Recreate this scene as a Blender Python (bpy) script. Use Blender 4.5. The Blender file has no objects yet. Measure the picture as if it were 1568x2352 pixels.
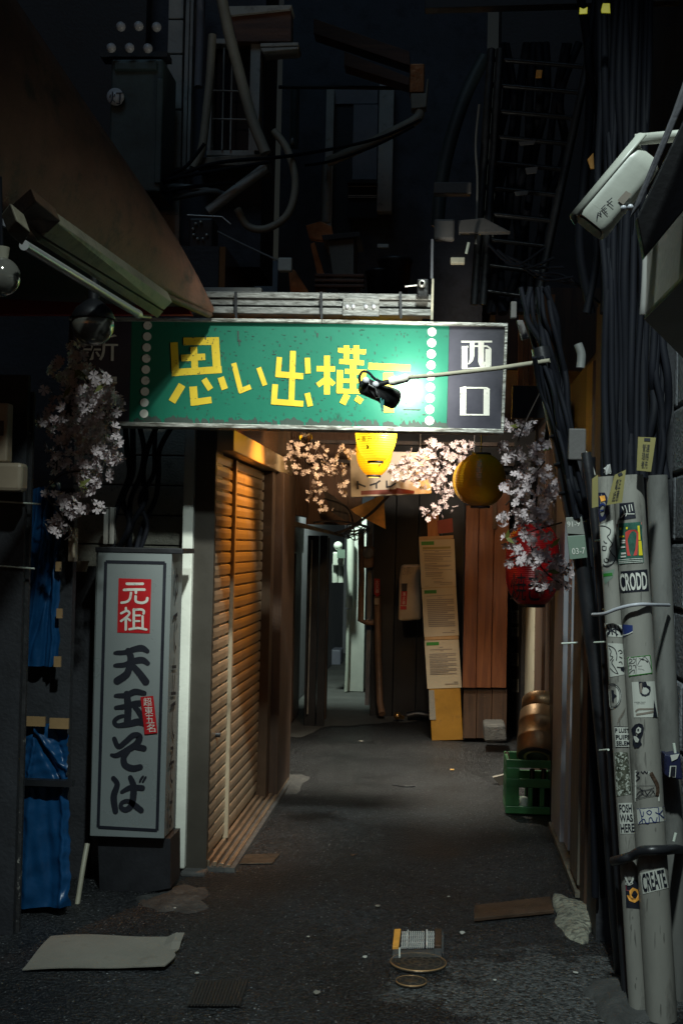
import bpy, math, random
from mathutils import Vector, Matrix
random.seed(7)
SC = bpy.context.scene
COL = SC.collection
R = math.radians

# ---------------------------------------------------------------- camera
F = 2940.0                      # focal length in pixels of a 1568 x 2352 frame
CAM = Vector((0, 0, 1.5))
ROT = Matrix.Rotation(R(4.6), 3, 'Z') @ Matrix.Rotation(R(91.44), 3, 'X') @ Matrix.Rotation(0.022, 3, 'Z')
cd = bpy.data.cameras.new('camera'); cam = bpy.data.objects.new('camera', cd); COL.objects.link(cam)
cam.matrix_world = Matrix.Translation(CAM) @ ROT.to_4x4()
cd.sensor_fit = 'VERTICAL'; cd.sensor_height = 36; cd.sensor_width = 24; cd.lens = 45
cd.clip_start = 0.05; cd.clip_end = 500
SC.camera = cam

# ---------------------------------------------------------------- world, moonlight, exposure
w = bpy.data.worlds.new('World'); SC.world = w; w.use_nodes = True
nt = w.node_tree; bgn = nt.nodes['Background']
sky = nt.nodes.new('ShaderNodeTexSky'); sky.sky_type = 'NISHITA'; sky.sun_disc = False
sky.sun_elevation = R(1.0); sky.sun_rotation = R(200)
hs = nt.nodes.new('ShaderNodeHueSaturation'); hs.inputs['Saturation'].default_value = 0.8
nt.links.new(sky.outputs[0], hs.inputs['Color']); nt.links.new(hs.outputs[0], bgn.inputs[0])
bgn.inputs[1].default_value = 0.012
vs = SC.view_settings
SC.display_settings.display_device = 'sRGB'
vs.view_transform = 'Standard'; vs.look = 'None'; vs.exposure = 0; vs.gamma = 1
SC.cycles.use_denoising = True
SC.cycles.max_bounces = 6; SC.cycles.sample_clamp_indirect = 2.0
SC.cycles.caustics_reflective = False; SC.cycles.caustics_refractive = False

def lamp(name, kind, loc, power, color, size=.05, target=None, spot=60, blend=1.0):
    l = bpy.data.lights.new(name, kind); l.energy = power; l.color = color
    if kind in ('POINT', 'SPOT'): l.shadow_soft_size = size
    if kind == 'SPOT': l.spot_size = R(spot); l.spot_blend = blend
    o = bpy.data.objects.new(name, l); COL.objects.link(o); o.location = loc
    if target is not None:
        o.rotation_euler = (Vector(target) - Vector(loc)).to_track_quat('-Z', 'Y').to_euler()
    return o
# night: the one sun is the faint glow of the city sky
sd = bpy.data.lights.new('sun', 'SUN'); sd.energy = 0.19; sd.angle = R(25); sd.color = (.46, .74, 1)
so = bpy.data.objects.new('sun', sd); COL.objects.link(so); so.location = (0, -2, 12); so.rotation_euler = (R(40), 0, R(-10))
# the street's own lamp above and behind the viewer
lamp('street_lamp_light', 'SPOT', (.12, 1.2, 4.8), 860, (.84, .98, .95), .10, (.18, 4.68, 0.62), 55, 1.0)
lamp('shutter_fill_light', 'SPOT', (.42, 1.7, 5.4), 2100, (.92, 1.0, .92), .10, (-.95, 7.0, .30), 20, 1.0)  # second spot, added to brighten the lower part of the shutter
lamp('alley_tube_light', 'SPOT', (-.05, 8.7, 2.42), 430, (1.0, .96, .80), .06, (.0, 8.7, 0), 82, 1.0)
lamp('far_alley_light', 'SPOT', (-1.15, 12.0, 2.6), 210, (.82, 1.0, .88), .05, (-.9, 14.2, .6), 120, .6)

# ---------------------------------------------------------------- pixel helpers (u, v in a 1568 x 2352 frame)
def ray(u, v):
    return ROT @ Vector(((u - 784) / F, (1176 - v) / F, -1.0))
def py(u, v, Y):
    d = ray(u, v); return CAM + d * ((Y - CAM.y) / d.y)
def pz(u, v, z=0.0):
    d = ray(u, v); return CAM + d * ((z - CAM.z) / d.z)
def px(u, v, X):
    d = ray(u, v); return CAM + d * ((X - CAM.x) / d.x)
def Z(x0, y0, s):
    """zoom picture coordinates -> frame pixels"""
    return lambda x, y: ((x0 + x / s) * .6272, (y0 + y / s) * .6272)

class Pl:      # plane surface
    def __init__(s, p0, n): s.p0 = Vector(p0); s.n = Vector(n).normalized()
    def __call__(s, u, v, off=0.0):
        d = ray(u, v); q = s.p0 + s.n * off
        return CAM + d * ((q - CAM).dot(s.n) / d.dot(s.n))
def PY(Y): return Pl((0, Y, 0), (0, -1, 0))
def PX(X, sgn=1): return Pl((X, 0, 0), (sgn, 0, 0))
class Cy:      # round pipe from A to B
    def __init__(s, A, B, r): s.A = Vector(A); s.d = (Vector(B) - Vector(A)).normalized(); s.r = r
    def __call__(s, u, v, off=0.0):
        d = ray(u, v).normalized(); r = s.r + off
        w = CAM - s.A; dp = d - s.d * d.dot(s.d); wp = w - s.d * w.dot(s.d)
        a = dp.dot(dp); b = 2 * dp.dot(wp); c = wp.dot(wp) - r * r
        D = b * b - 4 * a * c
        t = (-b - math.sqrt(D)) / (2 * a) if D > 0 else -b / (2 * a)
        p = CAM + d * t
        if D <= 0:
            q = s.A + s.d * (p - s.A).dot(s.d); p = q + (p - q).normalized() * r
        return p

# ---------------------------------------------------------------- materials
def M(name, col, rough=.6, metal=0.0, var=.3, scale=6, bump=.15, bscale=60, col2=None, lo=.45, hi=.6, stretch=(1, 1, 1),
      spec=.5, detail=6, rvar=.15, emit=None, es=1.0):
    m = bpy.data.materials.new(name); m.use_nodes = True
    t = m.node_tree; n = t.nodes; L = t.links.new; b = n['Principled BSDF']
    tc = n.new('ShaderNodeTexCoord'); mp = n.new('ShaderNodeMapping'); mp.inputs['Scale'].default_value = stretch
    L(tc.outputs['Object'], mp.inputs[0])
    no = n.new('ShaderNodeTexNoise'); no.inputs['Scale'].default_value = scale; no.inputs['Detail'].default_value = detail
    no.inputs['Roughness'].default_value = .65
    L(mp.outputs[0], no.inputs['Vector'])
    cr = n.new('ShaderNodeValToRGB'); L(no.outputs[0], cr.inputs[0])
    c1 = tuple(max(0, c * (1 - var)) for c in col); c2 = tuple(min(1, c * (1 + var)) for c in col)
    e = cr.color_ramp.elements
    e[0].position = .3; e[1].position = .7
    e[0].color = (*c1, 1); e[1].color = (*c2, 1)
    src = cr.outputs[0]
    if col2 is not None:         # worn / dirty patches
        n2 = n.new('ShaderNodeTexNoise'); n2.inputs['Scale'].default_value = scale * 2.3; n2.inputs['Detail'].default_value = 8
        n2.inputs['Roughness'].default_value = .7
        L(mp.outputs[0], n2.inputs['Vector'])
        mr = n.new('ShaderNodeMapRange'); mr.inputs[1].default_value = lo; mr.inputs[2].default_value = hi
        L(n2.outputs[0], mr.inputs[0])
        mx = n.new('ShaderNodeMix'); mx.data_type = 'RGBA'
        L(mr.outputs[0], mx.inputs[0]); L(src, mx.inputs[6]); mx.inputs[7].default_value = (*col2, 1); src = mx.outputs[2]
    L(src, b.inputs['Base Color'])
    rr = n.new('ShaderNodeMapRange'); rr.inputs[3].default_value = max(.03, rough - rvar); rr.inputs[4].default_value = min(1, rough + rvar)
    L(no.outputs[0], rr.inputs[0]); L(rr.outputs[0], b.inputs['Roughness'])
    b.inputs['Metallic'].default_value = metal; b.inputs['Specular IOR Level'].default_value = spec
    if bump:
        nb = n.new('ShaderNodeTexNoise'); nb.inputs['Scale'].default_value = bscale; nb.inputs['Detail'].default_value = 4
        L(mp.outputs[0], nb.inputs['Vector'])
        bp = n.new('ShaderNodeBump'); bp.inputs['Strength'].default_value = bump; bp.inputs['Distance'].default_value = .01
        L(nb.outputs[0], bp.inputs['Height']); L(bp.outputs[0], b.inputs['Normal'])
    if emit is not None:
        b.inputs['Emission Color'].default_value = (*emit, 1); b.inputs['Emission Strength'].default_value = es
    return m

def mat_wood(name, c1, c2, axis='Z', rough=.55, s=1.0):
    m = M(name, c1, rough, var=.15, scale=2)
    t = m.node_tree; n = t.nodes; L = t.links.new; b = n['Principled BSDF']
    tc = n.new('ShaderNodeTexCoord'); mp = n.new('ShaderNodeMapping')
    sc = {'Z': (14, 14, 1.0), 'Y': (14, 1.0, 14), 'X': (1.0, 14, 14)}[axis]
    mp.inputs['Scale'].default_value = tuple(k * s for k in sc); L(tc.outputs['Object'], mp.inputs[0])
    no = n.new('ShaderNodeTexNoise'); no.inputs['Scale'].default_value = 2.2; no.inputs['Detail'].default_value = 8; no.inputs['Distortion'].default_value = .8
    L(mp.outputs[0], no.inputs['Vector'])
    cr = n.new('ShaderNodeValToRGB'); e = cr.color_ramp.elements
    e[0].position = .3; e[1].position = .72; e[0].color = (*c2, 1); e[1].color = (*c1, 1)
    L(no.outputs[0], cr.inputs[0]); L(cr.outputs[0], b.inputs['Base Color'])
    return m

def mat_asphalt():
    m = bpy.data.materials.new('asphalt'); m.use_nodes = True
    t = m.node_tree; n = t.nodes; L = t.links.new; b = n['Principled BSDF']
    tc = n.new('ShaderNodeTexCoord')
    big = n.new('ShaderNodeTexNoise'); big.inputs['Scale'].default_value = 1.3; big.inputs['Detail'].default_value = 7
    L(tc.outputs['Object'], big.inputs['Vector'])
    cr = n.new('ShaderNodeValToRGB'); e = cr.color_ramp.elements
    e[0].position = .36; e[0].color = (.004, .005, .0066, 1); e[1].position = .68; e[1].color = (.019, .021, .0235, 1)
    L(big.outputs[0], cr.inputs[0])
    vo = n.new('ShaderNodeTexVoronoi'); vo.inputs['Scale'].default_value = 78; L(tc.outputs['Object'], vo.inputs['Vector'])
    # exposed aggregate: each cell gets its own tone, few are pale
    sp = n.new('ShaderNodeSeparateColor'); L(vo.outputs['Color'], sp.inputs[0])
    r1 = n.new('ShaderNodeMapRange'); r1.inputs[1].default_value = .76; r1.inputs[2].default_value = 1.0; L(sp.outputs[0], r1.inputs[0])
    r2 = n.new('ShaderNodeMapRange'); r2.inputs[1].default_value = .38; r2.inputs[2].default_value = .12; L(vo.outputs['Distance'], r2.inputs[0])
    mu = n.new('ShaderNodeMath'); mu.operation = 'MULTIPLY'; L(r1.outputs[0], mu.inputs[0]); L(r2.outputs[0], mu.inputs[1])
    mx = n.new('ShaderNodeMix'); mx.data_type = 'RGBA'; L(mu.outputs[0], mx.inputs[0]); L(cr.outputs[0], mx.inputs[6])
    mx.inputs[7].default_value = (.22, .23, .23, 1)
    # pale worn stains
    st = n.new('ShaderNodeTexNoise'); st.inputs['Scale'].default_value = 4.5; st.inputs['Detail'].default_value = 9; st.inputs['Roughness'].default_value = .72
    L(tc.outputs['Object'], st.inputs['Vector'])
    r3 = n.new('ShaderNodeMapRange'); r3.inputs[1].default_value = .58; r3.inputs[2].default_value = .74; r3.inputs[4].default_value = .4; L(st.outputs[0], r3.inputs[0])
    mx2 = n.new('ShaderNodeMix'); mx2.data_type = 'RGBA'; L(r3.outputs[0], mx2.inputs[0]); L(mx.outputs[2], mx2.inputs[6])
    mx2.inputs[7].default_value = (.045, .045, .043, 1)
    # smooth worn patch by the pipes, paler to paint in the lamplight pool
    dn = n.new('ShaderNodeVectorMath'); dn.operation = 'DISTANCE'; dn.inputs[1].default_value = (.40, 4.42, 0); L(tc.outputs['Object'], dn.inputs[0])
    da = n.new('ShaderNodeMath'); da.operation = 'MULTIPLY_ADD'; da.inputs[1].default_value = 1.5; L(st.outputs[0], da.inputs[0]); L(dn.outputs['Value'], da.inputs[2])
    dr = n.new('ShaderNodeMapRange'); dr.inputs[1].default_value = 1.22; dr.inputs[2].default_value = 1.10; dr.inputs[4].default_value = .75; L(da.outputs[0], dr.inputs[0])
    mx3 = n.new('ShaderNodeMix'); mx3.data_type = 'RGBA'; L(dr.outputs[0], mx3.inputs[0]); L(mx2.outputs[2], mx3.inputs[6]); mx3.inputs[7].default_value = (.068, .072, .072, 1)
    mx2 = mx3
    vm = n.new('ShaderNodeMapRange'); vm.inputs[3].default_value = .2; vm.inputs[4].default_value = 2.2; L(sp.outputs[1], vm.inputs[0])
    vx = n.new('ShaderNodeVectorMath'); vx.operation = 'SCALE'; L(mx2.outputs[2], vx.inputs[0]); L(vm.outputs[0], vx.inputs['Scale'])
    L(vx.outputs[0], b.inputs['Base Color'])
    rr = n.new('ShaderNodeMapRange'); rr.inputs[1].default_value = .3; rr.inputs[2].default_value = .7
    rr.inputs[3].default_value = .30; rr.inputs[4].default_value = .62; L(big.outputs[0], rr.inputs[0]); L(rr.outputs[0], b.inputs['Roughness'])
    fn = n.new('ShaderNodeTexNoise'); fn.inputs['Scale'].default_value = 120; fn.inputs['Detail'].default_value = 3; L(tc.outputs['Object'], fn.inputs['Vector'])
    ad = n.new('ShaderNodeMath'); ad.operation = 'MULTIPLY_ADD'; ad.inputs[1].default_value = -.8; L(vo.outputs['Distance'], ad.inputs[0]); L(fn.outputs[0], ad.inputs[2])
    bp = n.new('ShaderNodeBump'); bp.inputs['Strength'].default_value = 1.0; bp.inputs['Distance'].default_value = .018
    L(ad.outputs[0], bp.inputs['Height'])
    bp2 = n.new('ShaderNodeBump'); bp2.inputs['Strength'].default_value = .4; bp2.inputs['Distance'].default_value = .03
    L(st.outputs[0], bp2.inputs['Height']); L(bp.outputs[0], bp2.inputs['Normal']); L(bp2.outputs[0], b.inputs['Normal'])
    return m

def mat_glass(name, col=(1, 1, 1), rough=.03):
    m = bpy.data.materials.new(name); m.use_nodes = True
    b = m.node_tree.nodes['Principled BSDF']; b.inputs['Base Color'].default_value = (*col, 1)
    b.inputs['Transmission Weight'].default_value = 1; b.inputs['Roughness'].default_value = rough; b.inputs['IOR'].default_value = 1.45
    return m
def mat_emit(name, c1, c2, z0, z1, s):
    """paper lantern lit from inside: deeper colour towards its rims"""
    m = bpy.data.materials.new(name); m.use_nodes = True
    t = m.node_tree; n = t.nodes; L = t.links.new; b = n['Principled BSDF']
    tc = n.new('ShaderNodeTexCoord'); sx = n.new('ShaderNodeSeparateXYZ'); L(tc.outputs['Object'], sx.inputs[0])
    mr = n.new('ShaderNodeMapRange'); mr.inputs[1].default_value = z0; mr.inputs[2].default_value = z1; L(sx.outputs[2], mr.inputs[0])
    cr = n.new('ShaderNodeValToRGB'); e = cr.color_ramp.elements
    e[0].position = .0; e[0].color = (*c2, 1); e[1].position = 1; e[1].color = (*c1, 1)
    k = e.new(.35); k.color = (*c1, 1)
    L(mr.outputs[0], cr.inputs[0]); L(cr.outputs[0], b.inputs['Emission Color']); b.inputs['Emission Strength'].default_value = s
    wv = n.new('ShaderNodeMath'); wv.operation = 'MULTIPLY'; wv.inputs[1].default_value = 470; L(sx.outputs[2], wv.inputs[0])
    sn = n.new('ShaderNodeMath'); sn.operation = 'SINE'; L(wv.outputs[0], sn.inputs[0])
    ms = n.new('ShaderNodeMapRange'); ms.inputs[1].default_value = -1; ms.inputs[2].default_value = -.2; ms.inputs[3].default_value = s * .62; ms.inputs[4].default_value = s
    L(sn.outputs[0], ms.inputs[0]); L(ms.outputs[0], b.inputs['Emission Strength'])
    b.inputs['Base Color'].default_value = (*c1, 1); b.inputs['Roughness'].default_value = .35
    return m

MT = {
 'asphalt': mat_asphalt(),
 'concrete': M('concrete', (.07, .07, .066), .85, var=.4, scale=7, bump=.5, bscale=70, col2=(.05, .05, .05)),
 'paving': M('paving', (.085, .087, .083), .8, var=.35, scale=2.5, bump=.35, bscale=160, col2=(.06, .058, .054), lo=.5, hi=.7),
 'black': M('black_paint', (.012, .013, .016), .5, var=.4, bump=.1),
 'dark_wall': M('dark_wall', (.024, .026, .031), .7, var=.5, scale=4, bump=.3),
 'dusk_wall': M('blue_grey_wall', (.050, .056, .072), .75, var=.35, scale=3, bump=.3, col2=(.025, .027, .034), lo=.5, hi=.7),
 'dim_plate': M('dim_painted_plate', (.085, .08, .078), .6, var=.2, bump=.1, col2=(.04, .038, .036), lo=.58, hi=.72),
 'dim_beige': M('dusty_beige_enamel', (.165, .148, .105), .5, var=.2, scale=6, bump=.15, col2=(.07, .06, .045), lo=.52, hi=.68),
 'bulb': M('dusty_bulb_glass', (.30, .29, .25), .10, metal=.55, var=.2, scale=9, bump=0, rvar=.05),
 'rubber': M('black_rubber', (.014, .015, .018), .38, var=.3, bump=.08),
 'cable': M('cable_sheath', (.004, .005, .009), .75, var=.3, bump=.05, spec=.22),
 'cable_grey': M('grey_sheath', (.16, .165, .16), .5, var=.25, bump=.05),
 'green': M('green_sign_paint', (.0025, .112, .068), .40, var=.10, scale=3, bump=.02, col2=(.004, .045, .028), lo=.63, hi=.70, stretch=(1, 1, .8), rvar=.06),
 'navy': M('navy_sign_paint', (.030, .030, .045), .4, var=.2, bump=.03),
 'yellow_print': M('yellow_lettering', (.56, .40, .022), .45, var=.10, scale=12, bump=0, col2=(.26, .16, .01), lo=.60, hi=.68),
 'white_print': M('white_lettering', (.62, .62, .56), .5, var=.12, scale=14, bump=0, col2=(.22, .22, .20), lo=.58, hi=.68),
 'alu_sign': M('worn_aluminium', (.36, .36, .33), .45, metal=.55, var=.25, scale=14, bump=.3, bscale=50, col2=(.10, .095, .08), lo=.47, hi=.6, stretch=(.35, 1, 2.2)),
 'tray_steel': M('dirty_tray_steel', (.20, .20, .19), .5, metal=.4, var=.25, scale=14, bump=.3, bscale=50, col2=(.07, .068, .06), lo=.5, hi=.66, stretch=(.5, 1, 2)),
 'alu': M('aluminium', (.50, .49, .46), .36, metal=.7, var=.2, scale=8, bump=.08),
 'shutter': M('shutter_enamel', (.33, .27, .19), .33, metal=.35, var=.16, scale=5, bump=.06, col2=(.17, .13, .09), lo=.55, hi=.72, stretch=(1, 1, .4), rvar=.07),
 'shutter_dark': M('shutter_frame_enamel', (.085, .055, .035), .4, metal=.3, var=.2, bump=.08),
 'steel_rail': M('worn_rail', (.30, .22, .15), .4, metal=.6, var=.35, scale=12, bump=.2, stretch=(3, .4, 3)),
 'pillar': M('dark_bronze_cladding', (.060, .054, .045), .42, metal=.4, var=.18, scale=3, bump=.05),
 'white_board': M('pale_board_paint', (.58, .60, .54), .55, var=.10, scale=5, bump=.1, col2=(.25, .25, .22), lo=.6, hi=.75),
 'siding': M('beige_siding', (.22, .21, .17), .65, var=.18, scale=10, bump=.5, bscale=110, col2=(.10, .095, .08), lo=.55, hi=.7),
 'siding_white': M('old_white_siding', (.40, .40, .37), .65, var=.15, scale=5, bump=.2, col2=(.2, .195, .18), lo=.55, hi=.7),
 'soba_panel': M('soba_acrylic', (.205, .23, .23), .3, var=.05, scale=4, bump=.01),
 'ink': M('black_ink', (.010, .012, .020), .5, var=.2, bump=0),
 'red_print': M('red_print', (.42, .006, .010), .5, var=.12, bump=0),
 'red_board': M('dark_red_board', (.20, .010, .010), .5, var=.3, bump=.1),
 'tarp': M('blue_tarpaulin', (.006, .056, .155), .34, var=.18, scale=9, bump=.35, bscale=18),
 'tape': M('brown_packing_tape', (.33, .21, .10), .4, var=.2, bump=.05),
 'awning': M('old_awning_canvas', (.16, .075, .05), .6, var=.35, scale=4, bump=.3, bscale=120, col2=(.05, .04, .03), lo=.5, hi=.7),
 'beige_metal': M('beige_enamel', (.36, .34, .26), .45, var=.15, scale=6, bump=.1, col2=(.16, .14, .10), lo=.58, hi=.72),
 'tube_glass': M('tube_glass', (.34, .34, .33), .15, var=.05, bump=0),
 'glass': mat_glass('clear_glass', (.92, .92, .88)),
 'petal': M('petal_cloth', (.66, .56, .57), .6, var=.14, scale=30, bump=.1),
 'twig': M('twig_bark', (.03, .02, .015), .7, var=.3, bump=.3),
 'leaf': M('leaf_cloth', (.16, .17, .03), .6, var=.3, bump=.1),
 'lantern_off': M('yellow_vinyl', (.50, .29, .010), .20, var=.10, bump=.02, rvar=.05),
 'lantern_red': M('red_vinyl', (.36, .006, .008), .33, var=.12, bump=.02, rvar=.05),
 'wood_red': mat_wood('red_cedar', (.18, .062, .019), (.08, .022, .008)),
 'wood_dark': mat_wood('dark_timber', (.075, .04, .022), (.03, .016, .010)),
 'wood_grey': mat_wood('weathered_timber', (.20, .175, .13), (.07, .062, .05)),
 'wood_orange': mat_wood('orange_timber', (.40, .17, .06), (.24, .085, .028)),
 'beam': mat_wood('rusty_beam', (.17, .07, .035), (.07, .03, .018), 'X'),
 'notice_post': M('yellow_post_paint', (.27, .135, .014), .5, var=.2, scale=6, bump=.1, col2=(.18, .09, .02), lo=.55, hi=.68),
 'paper': M('notice_paper', (.36, .31, .22), .6, var=.06, bump=.03),
 'green_print': M('green_print', (.02, .16, .02), .5, var=.1, bump=0),
 'grey_print': M('grey_print', (.20, .17, .14), .6, var=.1, bump=0),
 'toilet_board': M('toilet_sign_board', (.62, .54, .42), .4, var=.06, bump=.03),
 'rust_red': M('maroon_print', (.22, .03, .012), .5, var=.15, bump=0),
 'pipe_grey': M('grey_pvc', (.235, .23, .205), .38, var=.16, scale=6, bump=.08, col2=(.10, .095, .085), lo=.55, hi=.72, stretch=(1, 1, .28)),
 'sticker': M('sticker_vinyl', (.50, .51, .46), .3, var=.06, bump=0, col2=(.35, .35, .31), lo=.6, hi=.75),
 'blue_print': M('blue_print', (.02, .035, .14), .4, var=.2, bump=0),
 'navy_can': M('navy_print', (.015, .018, .05), .35, var=.2, bump=0),
 'yellow_tag': M('yellow_tag', (.20, .175, .06), .5, var=.1, bump=.03, col2=(.2, .17, .08), lo=.6, hi=.75),
 'bright_yellow': M('bright_yellow_tag', (.72, .60, .02), .5, var=.1, bump=.03),
 'tag_green': M('green_plate', (.15, .21, .165), .4, var=.08, bump=.03),
 'tag_grey': M('grey_plate', (.20, .21, .19), .4, var=.08, bump=.03),
 'block': M('split_face_block', (.155, .165, .18), .75, var=.25, scale=14, bump=.9, bscale=60),
 'gold': M('brass', (.55, .33, .12), .30, metal=.9, var=.15, bump=.08, rvar=.08),
 'keg': M('keg_steel', (.42, .27, .15), .42, metal=.75, var=.18, scale=8, bump=.1, rvar=.1),
 'keg_dark': M('keg_base_rubber', (.03, .028, .027), .5, var=.2),
 'crate': M('green_crate_plastic', (.055, .22, .075), .4, var=.14, scale=5, bump=.05),
 'silver_frame': M('anodised_frame', (.42, .43, .47), .42, metal=.08, var=.1, bump=.04),
 'camera_white': M('white_housing', (.36, .375, .33), .4, var=.08, bump=.04, col2=(.32, .33, .28), lo=.62, hi=.75),
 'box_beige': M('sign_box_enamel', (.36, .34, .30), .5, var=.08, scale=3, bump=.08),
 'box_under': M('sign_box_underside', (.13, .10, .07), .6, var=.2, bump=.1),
 'tank': M('teal_enamel', (.05, .075, .075), .42, metal=.2, var=.3, bump=.1),
 'porcelain': M('porcelain', (.52, .53, .55), .25, var=.05, bump=0),
 'flex': M('flex_conduit', (.30, .28, .22), .5, var=.2, bump=.1),
 'brown_pipe': M('brown_pipe_paint', (.22, .13, .08), .5, var=.3, scale=5, bump=.1),
 'yellow_pipe': M('cream_downpipe', (.50, .36, .14), .35, var=.15, bump=.05, rvar=.08),
 'pipe_darker': M('darker_grey_pvc', (.15, .15, .14), .5, var=.2, scale=5, bump=.06, col2=(.08, .08, .075), lo=.5, hi=.7, stretch=(1, 1, .3)),  # darker variant of the grey pipe colour
 'corrugated': M('brown_corrugated_steel', (.16, .075, .035), .5, metal=.2, var=.35, scale=5, bump=.15, stretch=(1, 1, .3)),
 'white_pvc': M('white_pvc', (.55, .60, .52), .4, var=.1, bump=.04),
 'white_wall': M('white_wall_paint', (.52, .55, .50), .6, var=.1, scale=4, bump=.15),
 'grey_wall': M('grey_wall_paint', (.20, .20, .22), .7, var=.2, scale=4, bump=.2),
 'cream_box': M('cream_enamel', (.44, .36, .26), .45, var=.1, bump=.04, col2=(.25, .18, .12), lo=.6, hi=.75),
 'copper': M('copper_sheet', (.36, .15, .06), .35, metal=.6, var=.4, scale=12, bump=.4, bscale=30),
 'cardboard': M('brown_cardboard', (.20, .185, .155), .75, var=.12, scale=4, bump=.25, bscale=90, col2=(.13, .11, .085), lo=.58, hi=.75),
 'grate': M('galvanised_grate', (.75, .75, .70), .45, metal=.3, var=.3, scale=20, bump=.3),
 'orange_edge': M('orange_rust_paint', (.80, .36, .06), .55, var=.2, scale=20, bump=.2),
 'cast_iron': M('rusty_cast_iron', (.075, .062, .048), .5, metal=.5, var=.4, scale=20, bump=.4),
 'iron_groove': M('iron_groove_dirt', (.018, .015, .012), .8, var=.3),
 'rust_plate': M('rusty_plate', (.085, .052, .034), .55, metal=.4, var=.35, scale=9, bump=.4, bscale=110),
 'litter': M('litter_paper', (.42, .42, .38), .7, var=.1, bump=.1),
 'leaf_litter': M('dry_leaf', (.62, .36, .10), .6, var=.3, bump=.2),
 'bin_blue': M('grey_blue_bin', (.20, .21, .27), .5, var=.1),
 'lamp_black': M('lamp_housing_paint', (.014, .014, .015), .3, metal=.2, var=.2, rvar=.08),
 'white_tape': M('white_wrap_tape', (.60, .58, .50), .5, var=.15, scale=14, bump=.3),
}

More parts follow.
